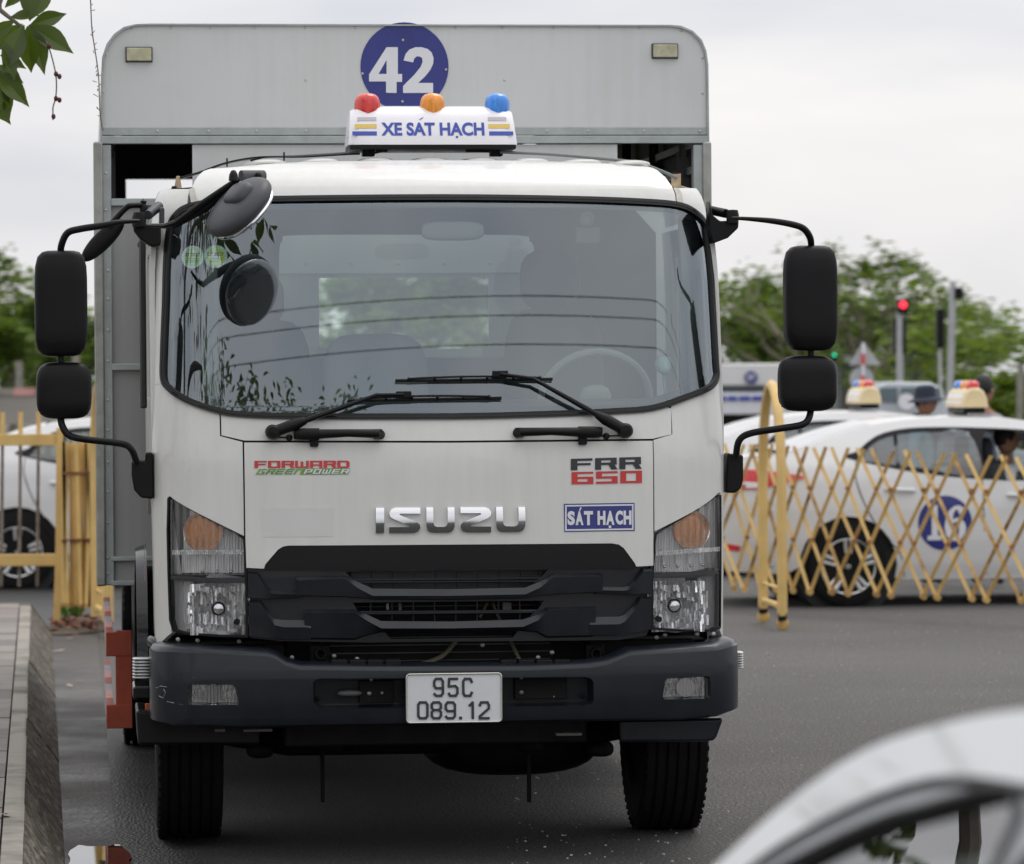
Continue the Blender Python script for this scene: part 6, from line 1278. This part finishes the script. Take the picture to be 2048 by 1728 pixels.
# left background: verge, posts, red and white kerb
sheet('verge', [(-60, 62), (-8.5, 62), (-8.5, 120), (-60, 120)], .03, M('verge_grass', (.14, .18, .06), .9, var=.3, vs=.6))
bk = empty('striped_barrier', Matrix.Translation(fp(30, 60, 0)), label='low pale wall with a pinkish red block beyond the left gate', cat='barrier'); bpy.context.view_layer.update()
for i in range(9):
    x0 = -150 + i * 44; child(pb(x0, 770, x0 + 43.7, 785, 60, .25), 'block', (pinkg if i == 4 else kerbt), bk, smooth=None)
child(pb(-150, 785, 246, 842, 60.02, .22), 'wall', M('pale_wall', (.32, .30, .27), .8, var=.15, vs=1), bk)
for i, (px, yt) in enumerate(((37, 716), (-40, 712), (150, 704))):
    p_ = empty('concrete_post', Matrix.Translation(fp(px, 63, 0)), label=['pale concrete post above the striped wall left of the mirrors', 'concrete post out at the far left', 'pale post between mirror and truck body'][i], cat='post'); bpy.context.view_layer.update(); child(pb(px - 6, yt, px + 6, 900, 63, .12), 'shaft', kerbt, p_)

# ================================================================ TREES
def leafmat(n, c, tr=.35):
    mt, nt, o = newmat(n); d = N(nt, 'ShaderNodeBsdfDiffuse'); t_ = N(nt, 'ShaderNodeBsdfTranslucent'); g = N(nt, 'ShaderNodeBsdfGlossy', ins={'Roughness': .35}); g.inputs[0].default_value = (.5, .5, .5, 1)
    gi = N(nt, 'ShaderNodeNewGeometry'); rp = N(nt, 'ShaderNodeValToRGB'); K(nt, gi, 'Random Per Island', rp, 0)
    rp.color_ramp.elements[0].color = (c[0] * .55, c[1] * .6, c[2] * .6, 1); rp.color_ramp.elements[1].color = (min(1, c[0] * 1.6), c[1] * 1.4, c[2] * 1.1, 1)
    K(nt, rp, 0, d, 0); h_ = N(nt, 'ShaderNodeVectorMath', operation='MULTIPLY'); h_.inputs[1].default_value = (1.3, 1.25, .6); K(nt, rp, 0, h_, 0); K(nt, h_, 0, t_, 0)
    x = N(nt, 'ShaderNodeMixShader', ins={0: tr}); K(nt, d, 0, x, 1); K(nt, t_, 0, x, 2); y = N(nt, 'ShaderNodeMixShader', ins={0: .06}); K(nt, x, 0, y, 1); K(nt, g, 0, y, 2); K(nt, y, 0, o, 0); return mt
lfm = leafmat('foliage', (.10, .168, .04), .48); lfm2 = leafmat('foliage_light', (.13, .21, .04), .5); lfnear = leafmat('leaf_near', (.07, .12, .018), .5)
bark = M('bark', (.16, .14, .115), .9, var=.3, vs=8, bump=.4, bs=20); barkp = M('bark_pale', (.26, .23, .18), .9, var=.25, vs=6)
def treemesh(seed, H, Rr, n, leaf, trunk=.09, low=.35, dens=1., multi=False):
    rn = random.Random(seed); tr = MB(); tips = []
    def grow(p, d, l, r_, lev):
        q = p + d * l * .5 + Vector((rn.uniform(-.05, .05), rn.uniform(-.05, .05), 0)) * l; e = q + (d + Vector((rn.uniform(-.25, .25), rn.uniform(-.25, .25), .06))).normalized() * l * .5
        tr.tube([p, q, e], [r_, r_ * .85, r_ * .65], 6 if lev < 2 else 4, caps=False)
        if lev >= 2: tips.append(e)
        if lev >= 3: return
        for k in range(rn.choice((3, 3, 4))):
            a = rn.uniform(0, 6.283); sp = rn.uniform(.45, .95); nd_ = (d + Vector((math.cos(a) * sp, math.sin(a) * sp, rn.uniform(-.15, .25)))).normalized(); grow(e if k else q.lerp(e, .6), nd_, l * rn.uniform(.6, .82), r_ * .62, lev + 1)
    if multi:
        for a in (0.3, 2.4, 4.4): grow(Vector((0, 0, 0)), Vector((math.cos(a) * .22, math.sin(a) * .22, 1)).normalized(), H * low, trunk * .7, 0)
    else: grow(Vector((0, 0, 0)), Vector((0, 0, 1)), H * low, trunk, 0)
    mz = max(t.z for t in tips); cr_ = MB()
    cl = []
    for i in range(int(46 * dens)):
        a = rn.uniform(0, 6.283); u = rn.random() ** .5 * Rr; z = H * low * 1.05 + (H * (1 - low * 1.02)) * rn.random(); k = math.sin(min(1, max(.08, (z - H * low) / (H * (1 - low)))) * 2.9) ** .6 if z < H * .97 else .3
        cl.append((Vector((math.cos(a) * u * k, math.sin(a) * u * k, z)), rn.uniform(.28, .62) * Rr * .5))
    for t in tips: cl.append((Vector((t.x, t.y, t.z)), Rr * .2))
    for i in range(n):
        c_, r_ = cl[rn.randrange(len(cl))]; v = Vector((rn.gauss(0, 1), rn.gauss(0, 1), rn.gauss(0, .7))); v = v.normalized() * r_ * rn.random() ** .45; p = c_ + v
        s_ = leaf * rn.uniform(.6, 1.35); Q = Matrix.Rotation(rn.uniform(0, 6.28), 3, 'Z') @ Matrix.Rotation(rn.gauss(.35, .5), 3, 'X')
        cr_.add([p + Q @ Vector(w) * s_ for w in ((-.9, 0, 0), (0, .42, .12), (.9, 0, -.1), (0, -.42, .12))], [(0, 1, 2, 3)])
    return tr, cr_
def treeobj(tr, cr_, lm, bm_):
    me1 = bpy.data.meshes.new('trunk'); me1.from_pydata([tuple(v) for v in tr.v], [], tr.f); me1.materials.append(bm_); me1.shade_smooth()
    me2 = bpy.data.meshes.new('crown'); me2.from_pydata([tuple(v) for v in cr_.v], [], cr_.f); me2.materials.append(lm); return me1, me2
TV = [treeobj(*treemesh(11, 4.6, 1.9, 4200, .13), lfm, bark), treeobj(*treemesh(12, 4.4, 1.8, 2300, .12, low=.42, dens=.7, multi=True), lfm, barkp), treeobj(*treemesh(13, 3.9, 2.0, 4200, .12, low=.25), lfm2, bark), treeobj(*treemesh(14, 4.8, 1.7, 3000, .13, low=.33, dens=.8), lfm, bark)]
def tree(px, Y, v, sx, sz, rot, label, group='young trees beyond the cars'):
    r = empty('tree', Matrix.Translation(fp(px, Y, 0)) @ Matrix.Rotation(rot, 4, 'Z') @ Matrix.Diagonal((sx, sx, sz, 1)), label=label, cat='tree', group=group)
    for nm, me in zip(('trunk', 'crown'), TV[v]): o = bpy.data.objects.new(nm, me); COL.objects.link(o); o.parent = r
TREES = [(1470, 80, 0, .80, .72, 0, 'dense green tree just right of the truck body'), (1530, 86, 3, .85, .74, 2, 'green tree half behind the right-hand mirrors'), (1600, 92, 0, .8, .84, 4, 'tall green tree whose top shows above the upper right mirror'),
         (1690, 74, 1, 1.0, .80, 1, 'airy tree with a pale forked trunk behind the road signs'), (1790, 84, 3, 1.0, .82, 3, 'green tree behind the red-lit traffic light'), (1858, 96, 1, .9, .72, 5, 'sparse tree top left of the leaning pole'),
         (1975, 62, 2, .95, .66, 0, 'light green spreading tree right of the leaning pole'), (2065, 70, 2, 1.1, .68, 2, 'light green tree cut by the right edge'), (1900, 110, 3, 1., .72, 1, 'distant tree behind the leaning pole'),
         (20, 78, 0, 1.0, .76, 1, 'dark green tree at the far left edge'), (-40, 70, 3, 1., .78, 3, 'tree mostly outside the left edge'), (95, 92, 0, .9, .74, 5, 'green tree hidden behind the left-hand mirrors'), (182, 84, 2, .7, .68, 2, 'light green tree seen in the gap beside the truck body'),
         (640, 88, 2, 1., 1.02, 4, 'tree seen through the cab window, left part'), (760, 84, 0, 1., .98, 2, 'tree seen through the cab window, middle'), (880, 90, 2, 1., .95, 1, 'tree seen through the cab window, right part'), (1000, 86, 0, 1., 1., 3, 'tree behind the driver seat in the cab window'), (300, 90, 2, .9, .75, 3, 'tree behind the truck body at the left')]
for i, (px, Y, v, sx, sz, rt, lb) in enumerate(TREES): tree(px, Y, v, sx, sz, rt, lb)
# roadside tree whose branch hangs into the picture
def leafgeo(c, dirv, up, s_, bend=.25, curl=.12):
    d = dirv.normalized(); sd = d.cross(up).normalized(); u = sd.cross(d); vs = []; W_ = [0.02, .14, .27, .34, .33, .24, .10, .0]
    for i, w in enumerate(W_):
        t = i / 7; m_ = c + d * s_ * t - u * s_ * bend * t * t; vs += [m_ + sd * s_ * w * .6 + u * s_ * curl * w, m_ - u * .0, m_ - sd * s_ * w * .6 + u * s_ * curl * w]
    fs = []
    for i in range(7):
        for k in (0, 1): a = i * 3 + k; fs.append((a, a + 1, a + 4, a + 3))
    return vs, fs
rt = empty('roadside_tree', Matrix.Translation((-3.35, 13.3, 0)), label='roadside tree whose leafy branch hangs in at the top left corner', cat='tree'); bpy.context.view_layer.update(); rn = random.Random(21)
child(MB().tube([(-3.35, 13.3, 0), (-3.3, 13.35, 1.4), (-3.2, 13.4, 2.7), (-3.0, 13.5, 3.8), (-2.7, 13.6, 5.0)], [.12, .10, .09, .07, .04], 10, sm=4), 'trunk', bark, rt)
def PTL(px, py, Y): return at(px, py, Y)
BR = MB(); tipA = PTL(52, 58, 13.6)
BR.tube([(-3.2, 13.4, 2.7), (-2.6, 13.5, 3.1), PTL(-60, -30, 13.6), PTL(0, 20, 13.6), PTL(45, 55, 13.6)], [.05, .035, .014, .008, .005], 7, sm=4)
BR.tube([(-3.0, 13.5, 3.8), (-2.3, 13.8, 3.75), (-1.7, 14.0, 3.55), (-1.25, 14.1, 3.42), (-.95, 14.12, 3.4)], [.05, .035, .02, .01, .005], 7, sm=4)
BR.tube([(-1.7, 14.0, 3.55), (-1.5, 14.1, 3.25), (-1.38, 14.1, 3.1)], [.01, .007, .004], 6, sm=3)
BR.tube([PTL(-40, 20, 13.7), PTL(-10, 120, 13.6), PTL(0, 170, 13.6)], [.012, .008, .004], 6, sm=3)
child(BR, 'branches', bark, rt)
LV = [((60, 40), (95, -20), 90, 0), ((60, 42), (58, -80), 95, 1), ((58, 50), (150, 108), 112, 2), ((60, 50), (122, 30), 80, 3), ((58, 50), (92, 145), 105, 4), ((55, 52), (60, 130), 100, 5), ((48, 50), (12, 130), 110, 6), ((45, 48), (-15, 100), 90, 7), ((30, 40), (-10, 70), 70, 8), ((20, 35), (60, 30), 60, 9), ((10, 15), (60, -30), 80, 10),
      ((-5, 130), (45, 200), 95, 11), ((-8, 140), (62, 215), 100, 12), ((-5, 130), (40, 160), 70, 13), ((-10, 150), (30, 240), 95, 14), ((0, 110), (40, 130), 60, 15), ((-12, 150), (15, 200), 70, 16), ((-20, 190), (22, 250), 80, 17), ((5, 80), (30, 150), 85, 18)]
for (a, b, ln, i) in LV:
    Y0 = 13.6 + rn.uniform(-.12, .12); p = PTL(*a, Y0); q = PTL(*b, Y0 + rn.uniform(-.05, .05)); d = q - p; d = d.normalized(); s_ = ln / (FPX / 13.6)
    vs, fs = leafgeo(p, d, Vector((rn.uniform(-.3, .3), -1 + rn.uniform(-.2, .6), rn.uniform(.1, .5))).normalized(), s_, rn.uniform(.02, .2), .25); m_ = MB(); m_.add(vs, fs); child(m_, 'leaf', lfnear, rt, fix=False)
for (px, py) in ((98, 92), (112, 148), (119, 153), (112, 197), (119, 200), (107, 233)): child(MB().ball(PTL(px, py, 13.5), (.007, .007, .009), 2, 4), 'berry', M('berry', (.08, .012, .015), .5) if 'berry' not in MATS else MATS['berry'], rt)
child(MB().tube([PTL(x, y, 13.5) for x, y in ((90, 80), (98, 95), (110, 140), (113, 170), (111, 197), (106, 215), (106, 240))], .0022, 4, sm=3), 'berry_stalk', bark, rt)
cr_ = MB()
def sprays(c, sp, n, s0, s1, mb):
    for i in range(n):
        p = Vector(c) + Vector((rn.gauss(0, sp[0]), rn.gauss(0, sp[1]), rn.gauss(0, sp[2]))); d = Vector((rn.uniform(-.6, .6), rn.uniform(-.5, .5), -1)).normalized()
        for k in range(rn.choice((2, 3, 4))):
            dd = (d + Vector((rn.uniform(-.8, .8), rn.uniform(-.8, .8), rn.uniform(-.4, .5)))).normalized(); vs, fs = leafgeo(p, dd, Vector((rn.uniform(-.5, .5), rn.uniform(-.5, .5), 1)), rn.uniform(s0, s1), .2, .2); mb.add(vs, fs)
sprays((-1.28, 14.12, 3.32), (.12, .10, .08), 16, .07, .13, cr_); sprays((-1.42, 14.1, 3.52), (.22, .12, .10), 40, .08, .15, cr_); sprays((-.95, 14.1, 3.46), (.08, .08, .05), 7, .08, .14, cr_); sprays((-2.6, 13.4, 4.9), (.55, .7, .5), 260, .09, .17, cr_); sprays((-1.9, 13.9, 4.0), (.35, .4, .25), 90, .09, .16, cr_)
o = child(cr_, 'foliage', lfnear, rt, fix=False)
# a taller tree nearer the camera, out of frame; it shows as the twigs mirrored low in the windscreen
rt2 = empty('roadside_tree', Matrix.Translation((-3.1, 8.4, 0)), label='roadside tree left of the camera, mirrored low in the windscreen', cat='tree'); bpy.context.view_layer.update()
tb = MB().tube([(-3.1, 8.4, 0), (-3.0, 8.4, 2.0), (-2.6, 8.5, 3.6), (-2.2, 8.6, 4.6)], [.13, .11, .08, .05], 10, sm=4); cr2 = MB()
for i in range(34):
    x = -3.1 + 3.3 * i / 33 + rn.uniform(-.1, .1); zt3 = 6.60 + .10 * math.sin(i * .8) + rn.uniform(-.12, .10) - (.14 if i > 24 else 0); b0 = Vector((-2.3 + (x + 2.3) * .35, 8.6, 4.6)); e0 = Vector((x, 8.7 + rn.uniform(-.2, .2), zt3))
    tb.tube([b0, b0.lerp(e0, .5) + Vector((0, 0, .1)), e0], [.02, .012, .004], 5, sm=2)
    for k in range(64):
        p = b0.lerp(e0, 1 - .4 * rn.random() ** 1.3) + Vector((rn.gauss(0, .09), rn.gauss(0, .08), rn.gauss(0, .05))); dd = Vector((rn.uniform(-1, 1), rn.uniform(-1, 1), rn.uniform(-.2, .9))).normalized(); vs, fs = leafgeo(p, dd, Vector((0, 0, 1)), rn.uniform(.05, .09), .2, .2); cr2.add(vs, fs)
sprays((-2.75, 8.6, 2.5), (.30, .5, .45), 90, .08, .14, cr2); sprays((-2.5, 10.2, 2.3), (.22, .4, .4), 60, .08, .14, cr2)
tb.tube([(-3.0, 8.4, 2.0), (-2.6, 9.3, 2.2), (-2.45, 10.3, 2.3)], [.03, .018, .008], 6, sm=3)
child(tb, 'trunk', bark, rt2); child(cr2, 'foliage', lfnear, rt2, fix=False)
for i, (x, y, z) in enumerate(((-4.3, 10.5, 1.1), (-4.6, 13.6, 1.2), (-5.0, 17.0, 1.1))):
    sb = empty('roadside_shrub', Matrix.Translation((x, y, KH)), label=['leafy shrub on the pavement nearest the camera, left of the view', 'leafy shrub on the pavement beside the front of the truck', 'leafy shrub on the pavement beside the middle of the truck'][i], cat='shrub', group='shrubs along the pavement'); bpy.context.view_layer.update(); m_ = MB()
    sprays((x, y, z + .3), (.45, .7, .55), 260, .09, .17, m_); child(m_, 'foliage', lfnear, sb, fix=False); m_ = MB()
    for k in range(7): m_.tube([(x, y, KH), (x + rn.uniform(-.4, .4), y + rn.uniform(-.6, .6), z + .4)], [.02, .008], 5)
    child(m_, 'stems', bark, sb, kind='stuff')
m_ = MB(); sprays((-2.70, 12.6, 2.84), (.05, .1, .06), 9, .10, .15, m_); sprays((-2.48, 12.6, 2.60), (.04, .1, .04), 7, .07, .12, m_); sprays((-2.30, 12.6, 2.52), (.06, .1, .10), 60, .06, .10, m_); child(m_, 'lower_foliage', lfnear, rt, fix=False)
# creeper strand hanging by the box corner
cs = empty('hanging_twig', Matrix.Translation(PTL(185, 0, 16.6)), label='thin dry vine hanging beside the left corner of the box body', cat='vine'); bpy.context.view_layer.update()
child(MB().tube([PTL(x, y, 16.75) for x, y in ((178, -60), (181, 0), (184, 60), (190, 100), (197, 150), (199, 200), (201, 235), (206, 262))], .0024, 4, sm=3), 'stem', bark, cs)
tw = MB()
for i in range(22): y = rn.uniform(5, 262); x = 181 + (y / 262) ** 1.2 * 22; p = PTL(x, y, 16.75); tw.tube([p, p + Vector((rn.uniform(-.02, .02), 0, rn.uniform(.0, .015)))], .0016, 4)
child(tw, 'tendrils', M('dry_tendril', (.30, .24, .13), .8), cs, kind='stuff')
# overhead cables and their poles, mirrored in the windscreen
for i, (x, y) in enumerate(((-22, 4.0), (24, 11.0))):
    p_ = empty('utility_pole', Matrix.Translation((x, y, 0)), label=['utility pole far out to the left of the yard', 'utility pole far out to the right of the yard'][i], cat='pole'); bpy.context.view_layer.update(); child(MB().tube([(x, y, 0), (x, y, 10)], [.16, .11], 12), 'shaft', kerbt, p_); child(MB().box((x - .06, y - .8, 9.2), (x + .06, y + .8, 9.3)), 'cross_arm', dark, p_)
for i, (dz, dy) in enumerate(((0, 0), (.07, .1), (-.22, .0))):
    pts = [(-22 + 46 * t / 16, 4.0 + 7.0 * t / 16 + dy, 9.3 + dz - 1.15 * math.sin(3.1416 * t / 16)) for t in range(17)]
    o = MB().tube(pts, .0042, 6, sm=3).obj('power_cable', blk); tag(o, ['upper thin overhead cable mirrored in the windscreen', 'overhead cable close above its neighbour, mirrored in the windscreen', 'lowest overhead cable mirrored in the windscreen'][i], 'cable', 'overhead cables in front of the truck')
